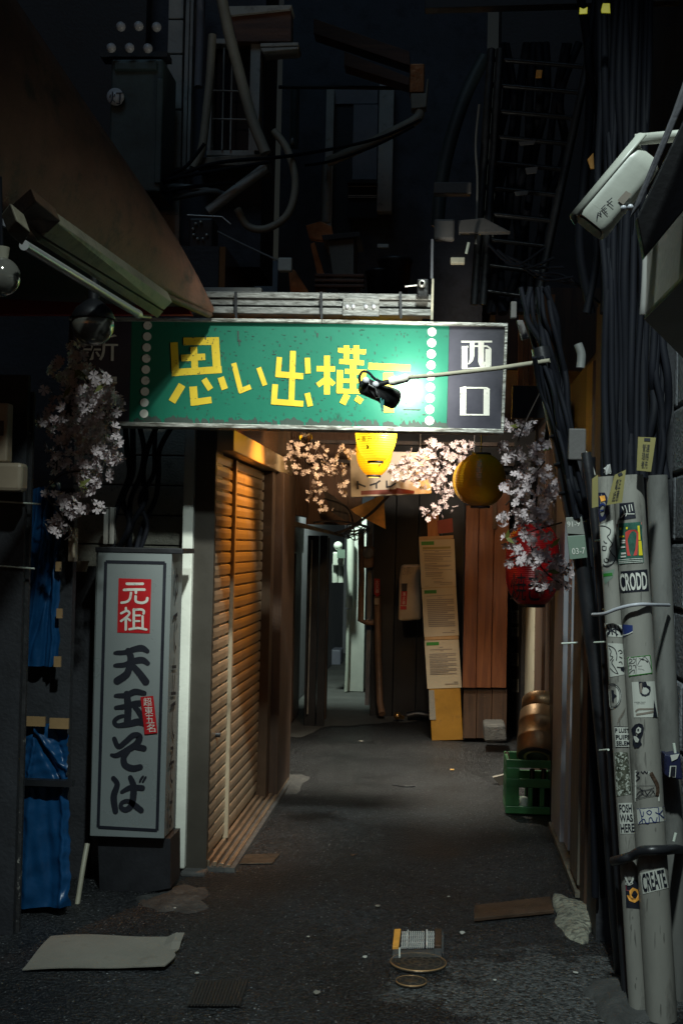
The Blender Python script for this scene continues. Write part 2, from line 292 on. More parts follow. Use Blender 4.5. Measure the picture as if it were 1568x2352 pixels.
# ---------------------------------------------------------------- mesh building
class MB:
    def __init__(s): s.v = []; s.f = []; s.sm = []
    def add(s, verts, faces, smooth=False):
        k = len(s.v); s.v += [Vector(p) for p in verts]
        s.f += [tuple(i + k for i in f) for f in faces]; s.sm += [smooth] * len(faces); return s
    def prism(s, pts, vec):
        """polygon (>=3 points) extruded by vec"""
        n = len(pts); vec = Vector(vec); P = [Vector(p) for p in pts]
        F_ = [tuple(range(n)), tuple(range(2 * n - 1, n - 1, -1))]
        F_ += [(i, i + n, (i + 1) % n + n, (i + 1) % n) for i in range(n)]
        return s.add(P + [p + vec for p in P], F_)
    def box(s, a, b):
        x0, x1 = sorted((a[0], b[0])); y0, y1 = sorted((a[1], b[1])); z0, z1 = sorted((a[2], b[2]))
        return s.prism([(x0, y0, z0), (x1, y0, z0), (x1, y0, z1), (x0, y0, z1)], (0, y1 - y0, 0))
    def wbox(s, u0, v0, u1, v1, Y, th):
        """upright box whose front face lies at depth Y and spans two pixel corners (mid-height lean)"""
        a = py(u0, (v0 + v1) / 2, Y); b = py(u1, (v0 + v1) / 2, Y)
        top = py((u0 + u1) / 2, v0, Y).z; bot = py((u0 + u1) / 2, v1, Y).z
        return s.box((a.x, Y, bot), (b.x, Y + th, top))
    def pbox(s, quad, Y, th):
        """pixel polygon at depth Y, extruded backwards"""
        return s.prism([py(u, v, Y) for u, v in quad], (0, th, 0))
    def tube(s, pts, r, n=8, caps=True):
        P = [Vector(p) for p in pts]; m = len(P)
        rr = r if isinstance(r, (list, tuple)) else [r] * m
        up = Vector((0, 0, 1)); V = []; prev = None
        for i in range(m):
            d = (P[min(i + 1, m - 1)] - P[max(i - 1, 0)])
            if d.length < 1e-9: d = Vector((0, 0, 1))
            d.normalize()
            if prev is None:
                a = d.cross(up if abs(d.z) < .95 else Vector((1, 0, 0))).normalized()
            else:
                a = prev - d * prev.dot(d)
                a = a.normalized() if a.length > 1e-6 else d.cross(up).normalized()
            prev = a; b = d.cross(a)
            for k in range(n):
                t = 2 * math.pi * k / n; V.append(P[i] + (a * math.cos(t) + b * math.sin(t)) * rr[i])
        Fs = []
        for i in range(m - 1):
            for k in range(n):
                k2 = (k + 1) % n; Fs.append((i * n + k, i * n + k2, (i + 1) * n + k2, (i + 1) * n + k))
        s.add(V, Fs, True)
        if caps:
            s.add(V[:n], [tuple(range(n - 1, -1, -1))]); s.add(V[-n:], [tuple(range(n))])
        return s
    def lathe(s, prof, c, n=24, axis=None, smooth=True):
        """profile (radius, height) round a vertical (or given) axis"""
        c = Vector(c); ax = Vector(axis or (0, 0, 1)).normalized()
        a = ax.cross(Vector((0, 1, 0)) if abs(ax.y) < .9 else Vector((1, 0, 0))).normalized(); b = ax.cross(a)
        V = [c + ax * h + (a * math.cos(2 * math.pi * k / n) + b * math.sin(2 * math.pi * k / n)) * r for r, h in prof for k in range(n)]
        Fs = [(i * n + k, i * n + (k + 1) % n, (i + 1) * n + (k + 1) % n, (i + 1) * n + k) for i in range(len(prof) - 1) for k in range(n)]
        return s.add(V, Fs, smooth)
    def ball(s, c, r, n=16, m=10, sz=1.0):
        return s.lathe([(max(1e-4, r * math.sin(math.pi * i / m)), -r * sz * math.cos(math.pi * i / m)) for i in range(m + 1)], c, n)
    # ---- prints that follow a surface S(u, v, off)
    def patch(s, S, quad, off, nx=1, ny=1):
        (a, b, c, d) = [Vector((*q, 0)) for q in quad]      # TL TR BR BL
        V = []
        for j in range(ny + 1):
            for i in range(nx + 1):
                x = i / nx; y = j / ny
                p = (a * (1 - x) + b * x) * (1 - y) + (d * (1 - x) + c * x) * y
                V.append(S(p.x, p.y, off))
        Fs = [(j * (nx + 1) + i, j * (nx + 1) + i + 1, (j + 1) * (nx + 1) + i + 1, (j + 1) * (nx + 1) + i) for j in range(ny) for i in range(nx)]
        return s.add(V, Fs)
    def poly(s, S, pts, off):
        c = (sum(p[0] for p in pts) / len(pts), sum(p[1] for p in pts) / len(pts))
        V = [S(*p, off) for p in pts]
        return s.add(V, [tuple(range(len(V)))])
    def disc(s, S, u, v, ru, rv, off, n=20):
        return s.poly(S, [(u + ru * math.cos(2 * math.pi * k / n), v + rv * math.sin(2 * math.pi * k / n)) for k in range(n)], off)
    def stroke(s, S, pts, wd, off, rnd=False, smooth=False, conv=None, sub=None):
        """brush stroke: pts (x, y[, width]); wd = width when none is given"""
        P = [(p[0], p[1], p[2] if len(p) > 2 else wd) for p in pts]
        if conv:
            k = abs(conv(1, 0)[0] - conv(0, 0)[0]); P = [(*conv(p[0], p[1]), p[2] * k) for p in P]
        if smooth and len(P) > 2:
            Q = []
            for i in range(len(P) - 1):
                p0 = P[max(i - 1, 0)]; p1 = P[i]; p2 = P[i + 1]; p3 = P[min(i + 2, len(P) - 1)]
                for j in range(6):
                    t = j / 6
                    Q.append(tuple(.5 * (2 * b + (c - a) * t + (2 * a - 5 * b + 4 * c - d) * t * t + (3 * b - a - 3 * c + d) * t ** 3) for a, b, c, d in zip(p0, p1, p2, p3)))
            Q.append(P[-1]); P = Q
        elif sub:
            Q = []
            for i in range(len(P) - 1):
                for j in range(sub): t = j / sub; Q.append(tuple(a * (1 - t) + b * t for a, b in zip(P[i], P[i + 1])))
            Q.append(P[-1]); P = Q
        L_, R_ = [], []
        for i, p in enumerate(P):
            a = P[max(i - 1, 0)]; b = P[min(i + 1, len(P) - 1)]
            dx, dy = b[0] - a[0], b[1] - a[1]; l = math.hypot(dx, dy) or 1
            nx, ny = -dy / l * p[2] / 2, dx / l * p[2] / 2
            # square inner corners
            if 0 < i < len(P) - 1 and not smooth:
                d1 = (p[0] - a[0], p[1] - a[1]); d2 = (b[0] - p[0], b[1] - p[1])
                l1 = math.hypot(*d1) or 1; l2 = math.hypot(*d2) or 1
                c = (d1[0] * d2[0] + d1[1] * d2[1]) / l1 / l2; k = 1 / max(.5, math.sqrt((1 + c) / 2)); nx *= k; ny *= k
            L_.append((p[0] + nx, p[1] + ny)); R_.append((p[0] - nx, p[1] - ny))
        V = [S(*q, off) for q in L_] + [S(*q, off) for q in R_]; n = len(P)
        s.add(V, [(i, i + 1, n + i + 1, n + i) for i in range(n - 1)])
        if rnd:
            for p, q in ((P[0], P[1]), (P[-1], P[-2])):
                a0 = math.atan2(p[1] - q[1], p[0] - q[0]); r = p[2] / 2
                s.poly(S, [(p[0] + r * math.cos(a0 + t), p[1] + r * math.sin(a0 + t)) for t in [(-.5 + k / 8) * math.pi for k in range(9)]], off)
        return s
    def strokes(s, S, lst, off, conv=None, **kw):
        for i, (pts, wd) in enumerate(lst): s.stroke(S, pts, wd, off + i * .00012, conv=conv, **kw)
        return s
    def text(s, S, quad, body, off, fit=True):
        V2, Fs = text2d(body)
        (a, b, c, d) = [Vector((*q, 0)) for q in quad]
        V = []
        for x, y in V2:
            p = (a * (1 - x) + b * x) * (1 - y) + (d * (1 - x) + c * x) * y
            V.append(S(p.x, p.y, off))
        return s.add(V, Fs)
    def build(s, name, mat, parent=None, bevel=0, origin=None, solid=0, **props):
        me = bpy.data.meshes.new(name)
        if parent is not None: o_ = parent['_o']
        elif origin is not None: o_ = origin
        else:
            xs = [p.x for p in s.v]; ys = [p.y for p in s.v]; zs = [p.z for p in s.v]
            o_ = ((min(xs) + max(xs)) / 2, (min(ys) + max(ys)) / 2, min(zs))
        o_ = Vector(o_)
        me.from_pydata([p - o_ for p in s.v], [], s.f)
        me.polygons.foreach_set('use_smooth', s.sm); me.update()
        me.materials.append(MT[mat] if isinstance(mat, str) else mat)
        ob = bpy.data.objects.new(name, me); COL.objects.link(ob); ob['_o'] = tuple(o_)
        if parent is not None: ob.parent = parent
        else: ob.location = o_
        if bevel:
            bm = ob.modifiers.new('bevel', 'BEVEL'); bm.width = bevel; bm.segments = 2; bm.limit_method = 'ANGLE'
        if solid:
            sm = ob.modifiers.new('solid', 'SOLIDIFY'); sm.thickness = solid
        for k, v in props.items(): ob[k] = v
        return ob

_tc = {}
def text2d(body):
    if body in _tc: return _tc[body]
    c = bpy.data.curves.new('t', 'FONT'); c.body = body; c.align_x = 'CENTER'; c.resolution_u = 3
    if body.isupper() and body.isascii(): c.offset = .022
    o = bpy.data.objects.new('t', c); COL.objects.link(o)
    bpy.context.view_layer.update()
    me = bpy.data.meshes.new_from_object(o.evaluated_get(bpy.context.evaluated_depsgraph_get()))
    xs = [v.co.x for v in me.vertices]; ys = [v.co.y for v in me.vertices]
    x0, x1, y0, y1 = min(xs), max(xs), min(ys), max(ys)
    sx = max(1e-6, x1 - x0); sy = max(1e-6, y1 - y0)
    V = [((v.co.x - x0) / sx, (y1 - v.co.y) / sy) for v in me.vertices]; Fs = [tuple(p.vertices) for p in me.polygons]
    bpy.data.objects.remove(o); bpy.data.curves.remove(c); bpy.data.meshes.remove(me)
    _tc[body] = (V, Fs); return V, Fs

def thing(name, label, cat, loc, group=None):
    o = bpy.data.objects.new(name, None); COL.objects.link(o); o.location = Vector(loc); o['_o'] = tuple(loc)
    o.empty_display_size = .1
    return tag(o, label, cat, group)
def tag(o, label, cat, group=None):
    o['label'] = label; o['category'] = cat
    if group: o['group'] = group
    return o
def struct(o): o['kind'] = 'structure'; return o
def sag(a, b, s, n=14):
    """slack cable between two points"""
    a = Vector(a); b = Vector(b)
    return [a.lerp(b, i / n) - Vector((0, 0, s * 4 * (i / n) * (1 - i / n))) for i in range(n + 1)]
def spline(P, n=8):
    P = [Vector(p) for p in P]; Q = []
    for i in range(len(P) - 1):
        p0 = P[max(i - 1, 0)]; p1 = P[i]; p2 = P[i + 1]; p3 = P[min(i + 2, len(P) - 1)]
        for j in range(n):
            t = j / n; Q.append(.5 * (2 * p1 + (p2 - p0) * t + (2 * p0 - 5 * p1 + 4 * p2 - p3) * t * t + (3 * p1 - p0 - 3 * p2 + p3) * t ** 3))
    return Q + [P[-1]]
def box_thing(name, label, cat, mat, u0, v0, u1, v1, Y, th, bevel=.003, group=None):
    return tag(MB().wbox(u0, v0, u1, v1, Y, th).build(name, mat, bevel=bevel), label, cat, group)
def poly_thing(name, label, cat, mat, quad, Y, th, bevel=.002, group=None):
    return tag(MB().pbox(quad, Y, th).build(name, mat, bevel=bevel), label, cat, group)
def tube_thing(name, label, cat, mat, pts, r, n=8, smooth=True, group=None):
    """pts: (u, v, Y)"""
    P = [py(*p) for p in pts]
    return tag(MB().tube(spline(P) if smooth and len(P) > 2 else P, r, n).build(name, mat), label, cat, group)
# ================================================================ the setting
XS = -1.04                                   # face of the shop row on the left of the alley
XR = 0.62                                    # face of the shop row on the right
g = MB()
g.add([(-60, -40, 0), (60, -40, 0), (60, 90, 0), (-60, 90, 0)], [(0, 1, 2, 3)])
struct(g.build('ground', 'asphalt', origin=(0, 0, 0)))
# trowelled concrete paving further into the alley, with a ragged near edge
edge = [(636, 1697), (660, 1692), (690, 1694), (720, 1682), (735, 1672), (760, 1667), (800, 1668), (830, 1664), (870, 1662), (900, 1658), (930, 1660), (985, 1652), (1040, 1654), (1080, 1650)]
pts = [pz(u, v, .004) for u, v in edge]
g = MB(); far = [(.5, 11.6, .004), (-.45, 11.6, .004), (-.45, 18, .004), (-1.35, 18, .004), (-1.35, 10.2, .004)]
g.add([(p.x, p.y, p.z) for p in pts] + far, [tuple(range(len(pts) + 5))])
struct(g.build('path', 'paving', origin=(0, 9, 0)))

# ---------------------------------------------------------------- left shop (front wall, siding, pillar, upper storey)
h = thing('corner_shop', 'dark corner shop left of the alley with pale upstairs siding and bronze clad pillar', 'building', (-1.6, 5.9, 0))
MB().box((-5, 5.97, 0), (-1.09, 6.3, 2.9)).build('front_wall', 'dark_wall', h)
m = MB()
zz = .35
while zz < 2.25:
    m.box((-1.75, 5.925, zz), (-1.17, 5.968, zz + .135)); zz += .141
m.build('tile_siding', 'siding', h, bevel=.004)
MB().wbox(437, 968, 486, 2003, 5.77, .19).build('pillar', 'pillar', h, bevel=.004)
MB().wbox(412, 968, 436.5, 1996, 5.735, .13).build('corner_board', 'white_board', h, bevel=.006)
MB().wbox(413, 2003, 470, 2034, 5.70, .28).build('plinth', 'concrete', h, bevel=.01)
# upper storey
MB().box((-6, 6.42, 2.9), (-.96, 6.9, 7.5)).build('upper_wall', 'dusk_wall', h)
m = MB()
for i, (a, b) in enumerate([(-40, 42), (46, 122), (126, 250), (254, 385)]):
    m.pbox([(389 - i * 2, a), (423 - i * 2, a), (421 - i * 2, b), (387 - i * 2, b)], 6.38, .04)
m.build('siding', 'siding_white', h, bevel=.003)
m = MB()
for a, b in [(452, 493), (493.5, 560)]: m.wbox(336, a, 412, b, 6.38, .04)
m.build('siding', 'siding_white', h, bevel=.003)
m = MB(); m.wbox(423, -40, 432, 390, 6.36, .06); m.wbox(434, -40, 441, 390, 6.35, .07); m.build('corner_trim', 'siding_white', h, bevel=.003)
wf = MB()
wf.wbox(484, 88, 598, 100, 6.33, .09); wf.wbox(474, 345, 584, 357, 6.33, .09); wf.wbox(573, 100, 596, 346, 6.33, .09); wf.wbox(478, 100, 487, 346, 6.33, .09)
wf = wf.build('window', 'siding_white', h, bevel=.003)
MB().wbox(487, 100, 573, 346, 6.40, .015).build('window_pane', M('night_glass', (.012, .014, .02), .12, bump=0), wf)
m = MB()
for u in (512, 531): m.tube([py(u + 3, 110, 6.32), py(u - 2, 344, 6.32)], .0045, 6)
for v in (209, 274): m.tube([py(488, v - 1, 6.318), py(572, v + 1, 6.318)], .0045, 6)
m.build('window_grille', 'siding_white', wf)
m = MB(); m.pbox([(447, 362), (612, 352), (614, 382), (447, 378)], 6.22, .2); m.build('window_sill', 'wood_grey', h, bevel=.004)
m = MB(); m.pbox([(523, 14), (670, 11), (665, 21), (531, 35)], 6.28, .14); m.pbox([(598, 99), (685, 97), (685, 104), (598, 107)], 6.28, .14); m.pbox([(598, 110), (685, 107), (683, 112), (603, 119)], 6.285, .12)
m.build('awning_bracket', 'siding_white', h, bevel=.002)
MB().pbox([(530, 36), (668, 22), (668, 95), (545, 95)], 6.3, .1).build('eave_board', 'beam', h)

# ---------------------------------------------------------------- roller shutter of the shop on the left of the alley
sh = thing('roller_shutter', 'closed slatted roller shutter in warm lamplight along the left side of the alley', 'shutter', (XS, 6.9, 0))
def slats(y0, y1, zt):
    m = MB(); z = .075; prof = []
    while z < zt:
        prof += [(0, z), (.010, z + .004), (.012, z + .030), (.010, z + .047), (0, z + .051)]; z += .0575
    V = [(XS - .012 + x, y, zq) for y in (y0, y1) for x, zq in prof]; n = len(prof)
    m.add(V, [(i, i + 1, n + i + 1, n + i) for i in range(n - 1)])
    m.box((XS - .05, y0, .05), (XS - .0135, y1, zt)); return m
slats(5.80, 6.235, 1.905).build('slat_curtain', 'shutter', sh)
slats(6.275, 7.33, 1.905).build('slat_curtain', 'shutter', sh)
MB().box((XS - .03, 6.236, .05), (XS + .016, 6.274, 1.905)).build('centre_rail', 'shutter', sh, bevel=.003)
MB().box((XS - .04, 7.331, .03), (XS + .05, 7.46, 1.93)).build('guide_rail', 'shutter_dark', sh, bevel=.003)
MB().box((XS - .09, 5.78, 1.915), (XS + .075, 8.05, 2.015)).build('header_box', M('header_enamel', (.50, .40, .24), .32, metal=.4, var=.12, bump=.05, rvar=.06), sh, bevel=.004)
m = MB()
for i in range(4): m.box((XS - .01 + i * .032, 5.80, .022), (XS + .008 + i * .032, 8.02, .05 - i * .006))
m.build('threshold_track', 'steel_rail', sh, bevel=.002)
MB().box((XS - .08, 5.79, .0), (XS + .125, 8.06, .022)).build('threshold', 'concrete', sh)
MB().tube([Vector((XS + .0, 5.93, .60)), Vector((XS + .02, 5.93, .60))], .013, 10).build('lock', 'black', sh)
h2 = thing('shutter_shop', 'timber framed shop above and beyond the roller shutter with dark glossy transom', 'building', (-1.3, 7, 0))
MB().box((XS - .06, 7.461, 0), (XS + .10, 8.06, 1.914)).build('end_pillar', 'wood_dark', h2, bevel=.004)
MB().box((XS - .10, 5.98, 2.016), (XS - .02, 8.04, 2.9)).build('transom', M('varnished_transom', (.16, .075, .03), .16, var=.2, bump=.03, rvar=.05), h2)
MB().box((XS - .5, 5.98, 0), (XS - .1005, 8.1, 2.9)).build('inner_wall', 'dark_wall', h2)
MB().box((XS - .08, 8.0405, 2.016), (XS + .06, 8.12, 3.0)).build('corner_post', 'wood_dark', h2)

# ---------------------------------------------------------------- left row beyond: ribbed wall, little eave, dark doors
h3 = thing('ribbed_wall_shop', 'low shop with brown ribbed steel wall, small eave and dark doors on the left', 'building', (-1.3, 9.2, 0))
m = MB(); y = 8.13; i = 0
while y < 10.9:
    x = XS - .12 + (.022 if i % 2 else 0)
    m.box((x - .03, y, 1.72), (x, y + .058, 3.1)); y += .0585; i += 1
x = -1.16; i = 0
while x < -.70:
    m.box((x, 10.72 - (.022 if i % 2 else 0), 1.661), (x + .058, 10.76, 3.1)); x += .0585; i += 1
m.build('ribbed_wall', 'corrugated', h3)
MB().prism([py(637, 1186, 8.2), py(790, 1228, 10.3), py(790, 1234, 10.3), py(637, 1200, 8.2)], (-.45, .0, .10)).build('eave', M('eave_tin', (.22, .17, .11), .5, metal=.2, var=.3, bump=.2), h3)
MB().box((-1.55, 8.35, 1.42), (-1.16, 10.6, 1.66)).build('lintel', 'wood_dark', h3)
MB().box((-1.6, 8.13, 0), (-1.28, 10.95, 1.9)).build('door_panel', 'black', h3)
for a, b, mt, x in [(648, 655, 'wood_grey', -1.24), (664, 672, 'wood_red', -1.24), (676, 690, 'wood_dark', -1.22)]:
    y0 = px(a, 1450, x).y; y1 = px(b, 1450, x).y
    MB().box((x - .05, y0, .02), (x, y1, 1.5)).build('door_post', mt, h3, bevel=.004)
m = MB()
for a, b in [(702, 728), (730, 748)]:
    m.wbox(a, 1230, b, 1668, 10.5, .06)
m.build('shutter_board', 'black', h3, bevel=.004)
m = MB(); m.tube([py(716, 1240, 10.45), py(706, 1640, 10.45)], .008, 6); m.build('door_rod', 'alu', h3)
MB().wbox(736, 1235, 752, 1652, 10.62, .1).build('corner_post', 'wood_dark', h3, bevel=.004)

# ---------------------------------------------------------------- the far alley
h4 = thing('far_house', 'far house with a white painted corner lit at the end of the alley', 'building', (-.85, 14, 0))
c = pz(800, 1590); YF = c.y
MB().wbox(799, 1170, 838, 1588, YF, .5).build('corner_wall', 'white_wall', h4)
MB().box((-3.0, 17.6, 0), (1.2, 17.9, 4.5)).build('end_wall', 'grey_wall', h4)
MB().box((-2.9, 11.2, 0), (-1.36, 17.5, 4)).build('side_wall', 'grey_wall', h4)
tube_thing('white_downpipe', 'thick white drainpipe running down the lit corner far down the alley', 'pipe', 'white_pvc', [(805, 1238, YF - .1), (804, 1330, YF - .1), (801, 1395, YF - .1)], .038, 10)
tube_thing('white_downpipe', 'thin white waste pipe low on the far house corner', 'pipe', 'white_pvc', [(799, 1400, YF - .06), (797, 1520, YF - .06), (794, 1588, YF - .06)], .018, 8)
b_ = thing('gas_meter', 'pale green gas meter hung beside the far white corner', 'meter', py(778, 1335, YF - .3))
MB().wbox(764, 1268, 788, 1300, YF - .35, .14).build('meter_body', 'white_pvc', b_, bevel=.012)
m = MB()
for u in (769, 783): m.tube([py(u, 1296, YF - .28), py(u, 1338, YF - .28)], .03, 10)
m.build('meter_pipe', 'white_pvc', b_)
MB().ball(py(776, 1254, YF - .3), .045).build('regulator', 'white_pvc', b_)
MB().wbox(774, 1262, 792, 1282, YF - .4, .03).build('meter_tag', 'tag_green', b_)
box_thing('storage_bin', 'blue grey plastic bin standing by the far end wall', 'bin', 'bin_blue', 758, 1492, 782, 1562, 15.9, .4, .02)
# black shop front across the bend of the alley
h5 = thing('black_shop_front', 'black boarded shop front closing the alley behind the notice post', 'building', (-.1, 11.3, 0))
m = MB()
for i in range(9):
    x = -.62 + i * .2; m.box((x, 11.25, 0), (x + .197, 11.4, 2.25))
m.build('board_wall', 'black', h5, bevel=.004)
MB().box((-.62, 11.2, 2.26), (1.5, 11.5, 4.2)).build('upper_boards', 'black', h5)
MB().wbox(842, 1185, 852, 1620, 11.2, .08).build('corner_post', 'grey_wall', h5)
tube_thing('brown_drainpipe', 'jointed brown drainpipe hanging beside the far white corner', 'pipe', 'brown_pipe', [(829, 1215, 11.1), (830, 1330, 11.1), (828, 1425, 11.1), (846, 1431, 11.1), (858, 1430, 11.1)], .028, 10, smooth=False)
tube_thing('brown_drainpipe', 'orange brown standpipe with an elbow at the foot of the black boards', 'pipe', 'brown_pipe', [(866, 1370, 11.1), (868, 1500, 11.1), (872, 1612, 11.1), (877, 1640, 11.0)], .030, 10, smooth=False)
b_ = thing('electric_meter', 'dusty brown electric meter with glass dial on the black boards', 'meter', py(845, 1300, 11.1))
MB().wbox(832, 1255, 858, 1305, 11.06, .12).build('meter_body', 'brown_pipe', b_, bevel=.02)
MB().lathe([(.001, .03), (.045, .02), (.05, 0)], py(845, 1270, 11.05), 16, (0, -1, 0)).build('dial_glass', 'tube_glass', b_)
sg = thing('small_red_sign', 'small red plate with white lettering on a dark post far down the alley', 'sign', py(865, 1350, 11.05))
MB().pbox([(859, 1329), (872, 1330), (872, 1366), (866, 1371), (859, 1364)], 11.05, .02).build('plate', 'red_print', sg)
MB().text(PY(11.05), [(862, 1332), (870, 1332), (870, 1362), (862, 1362)], '火\n災\n器', .003).build('lettering', 'white_print', sg)
box_thing('paper_slip', 'small pale slip stuck below the small red plate', 'paper', 'cream_box', 859, 1374, 870, 1389, 11.05, .02)
tube_thing('floor_pipe', 'black hose lying along the foot of the black shop front', 'hose', 'rubber', [(935, 1644, 11.0), (960, 1640, 11.0), (985, 1644, 11.0)], .035, 10)
b_ = thing('gold_valve', 'round brass valve cap near the ground by the black hose', 'valve', pz(912, 1652))
MB().ball(py(912, 1644, 10.9), .032).build('valve_cap', 'gold', b_)
MB().tube([py(912, 1644, 10.9), py(925, 1648, 10.95)], .018, 8).build('valve_stem', 'gold', b_)

# wire tangle and branches under the eave
m = MB()
for i in range(16):
    a = py(792 + random.uniform(-4, 10), 1222 + random.uniform(-4, 8), 10.0 + random.uniform(0, .3)); c = py(845 + random.uniform(-6, 8), 1212 + random.uniform(-6, 12), 10.2)
    mid = a.lerp(c, random.uniform(.3, .7)) + Vector((random.uniform(-.06, .06), random.uniform(-.1, .1), random.uniform(-.07, .06)))
    m.tube(spline([a, mid, c], 8), .0045, 5)
tag(m.build('wire_tangle', 'cable_grey'), 'tangled bundle of pale wires where the alley narrows', 'wires')
for k, P in enumerate([[(770, 1225, 9.2), (800, 1214, 9.3), (850, 1180, 9.5), (900, 1130, 9.6)], [(720, 1200, 9.2), (770, 1197, 9.3), (830, 1205, 9.5)], [(745, 1145, 9.2), (800, 1170, 9.4), (815, 1240, 9.5)]]):
    tube_thing('bare_branch', ['thick bare branch rising to the right below the toilet board', 'thin bare branch lying level above the small eave', 'bent bare twig drooping towards the wire tangle'][k], 'branch', 'twig', P, [.011, .007, .006][k])
tag(MB().pbox([(805, 1170), (880, 1135), (885, 1215), (815, 1180)], 9.8, .04).build('tin_sheet', 'orange_edge'), 'ochre metal sheet hanging under the toilet board', 'sheet')
tag(MB().pbox([(738, 1120), (800, 1165), (800, 1200), (760, 1175)], 9.6, .04).build('tin_sheet', 'wood_dark'), 'dark brown board slanting left of the toilet board', 'sheet')

# ---------------------------------------------------------------- right shop row
h6 = thing('right_shop', 'narrow timber shop front along the right side of the alley', 'building', (.9, 7.5, 0))
def strip(name, mat, u0, u1, X, z0, z1, th=.05, par=h6, bv=.004):
    y0 = px(u0, 1450, X).y; y1 = px(u1, 1450, X).y
    return MB().box((X, y1, z0), (X + th, y0, z1)).build(name, mat, par, bevel=bv)
MB().box((XR + .09, 5.35, 0), (2.2, 10.1, 2.45)).build('side_wall', 'dark_wall', h6)
jm = strip('door_jamb', 'black', 1172, 1197, XR - .02, .02, 2.2)
strip('pale_board', 'beige_metal', 1199, 1226, XR + .01, .3, 1.25, bv=.002)
strip('door_stile', 'wood_dark', 1228, 1244, XR, .02, 2.3)
strip('door_stile', 'wood_dark', 1246, 1262, XR + .02, .02, 2.3)
strip('door_stile', 'black', 1263, 1272, XR, .02, 2.3)
S_ = PX(XR - .02, -1)
m = MB()
for i, (v0, v1) in enumerate([(1402, 1432), (1440, 1462), (1500, 1530), (1560, 1590)]): m.patch(S_, [(1174, v0), (1190, v0), (1190, v1), (1174, v1)], .003)
sk = m.build('jamb_sticker', 'sticker', h6)
m = MB()
for i, (v0, v1, t) in enumerate([(1405, 1428, '夜'), (1443, 1459, '参'), (1503, 1526, '開'), (1563, 1586, '場')]): m.text(S_, [(1176, v0), (1188, v0), (1188, v1), (1176, v1)], t, .005)
m.build('sticker_print', 'ink', sk)
# sliding door in an anodised frame
df = thing('sliding_door', 'silver framed sliding door edge on the right wall behind the black conduit', 'door', (XR, 6.4, 0))
strip('frame', 'silver_frame', 1272, 1292, XR - .015, .03, 2.05, .06, df)
strip('frame', 'silver_frame', 1294, 1300, XR + .01, .03, 2.05, .04, df)
strip('frame', 'silver_frame', 1303, 1311, XR, .05, 2.0, .04, df)
MB().box((XR + .03, 5.75, .03), (XR + .05, 6.95, 2.0)).build('door_glass', M('dark_door_glass', (.03, .03, .04), .12, bump=0), df)
MB().box((XR - .03, 5.6, .005), (XR + .06, 7.0, .03)).build('sill', 'wood_grey', df)
strip('timber_post', 'wood_grey', 1316, 1334, XR - .02, .05, 1.62, .06)
strip('timber_post', 'wood_dark', 1336, 1350, XR - .01, .0, 2.3, .06)
MB().box((XR - .01, 5.02, 0), (XR + .5, 5.34, 2.5)).build('end_wall', 'dark_wall', h6)
# warm boards above, right of the sign
m = MB()
for i, (u0, u1) in enumerate([(1176, 1187), (1189, 1199), (1201, 1212), (1214, 1229), (1232, 1258)]): m.wbox(u0 + 14, 676, u1 + 14, 885, 6.6 + .01 * (i % 2), .03)
m.build('gable_boards', 'wood_orange', h6)
MB().box((.25, 6.9, 2.451), (2.2, 10.1, 2.9)).build('upper_wall', 'wood_dark', h6)
MB().wbox(1176, 886, 1250, 960, 6.5, .1).build('lintel', 'dark_wall', h6)

# red cedar partition behind the unlit lantern
cp = thing('cedar_partition', 'red cedar board partition below the unlit yellow lantern', 'partition', py(1115, 1690, 9.95))
m = MB()
for u0, u1 in [(1066, 1096), (1097, 1131), (1132, 1166)]: m.wbox(u0, 1100, u1, 1580, 9.9, .05)
m.build('boards', 'wood_red', cp, bevel=.003)
m = MB()
for u0, u1 in [(1066, 1096), (1097, 1131), (1132, 1166)]: m.wbox(u0 - 3, 1582, u1 - 3, 1696, 9.93, .05)
m.build('base_boards', 'wood_dark', cp, bevel=.003)
MB().wbox(1131, 1130, 1140, 1215, 9.87, .03).build('batten', 'wood_dark', cp)
tag(MB().pbox([(1110, 1664), (1160, 1664), (1164, 1704), (1112, 1706)], 9.45, .3).build('concrete_block', 'concrete', bevel=.02), 'rough concrete step block at the foot of the cedar partition', 'block')
tag(MB().pbox([(1131, 1786), (1164, 1778), (1164, 1806), (1150, 1806)], 8.2, .05).build('cardboard_scrap', 'cardboard'), 'torn card scrap leaning behind the green crate', 'card')

# notice post
c = pz(1024, 1702); YN = c.y
npst = thing('notice_post', 'leaning yellow post with three pasted notices at the bend of the alley', 'post', c)
m = MB(); m.pbox([(964, 1233), (1038, 1236), (1063, 1700), (991, 1702)], YN, .12); m.build('post', 'notice_post', npst, bevel=.006)
m = MB(); m.pbox([(980, 1180), (1006, 1180), (1008, 1234), (982, 1234)], YN + .02, .08); m.build('post_top', 'wood_orange', npst)
S_ = PY(YN); z6 = Z(1500, 1950, 3.62)
m = MB().pbox([z6(250, 2090), z6(320, 2090), z6(345, 2352 + 130), z6(262, 2352 + 130)], YN - .006, .004); m.build('corner_strip', 'cardboard', npst)
notes = [([z6(122, 100), z6(588, 85), z6(612, 718), z6(150, 735)], 0), ([z6(155, 742), z6(612, 722), z6(650, 1365), z6(190, 1385)], 1), ([z6(192, 1432), z6(645, 1418), z6(686, 2055), z6(232, 2072)], 2)]
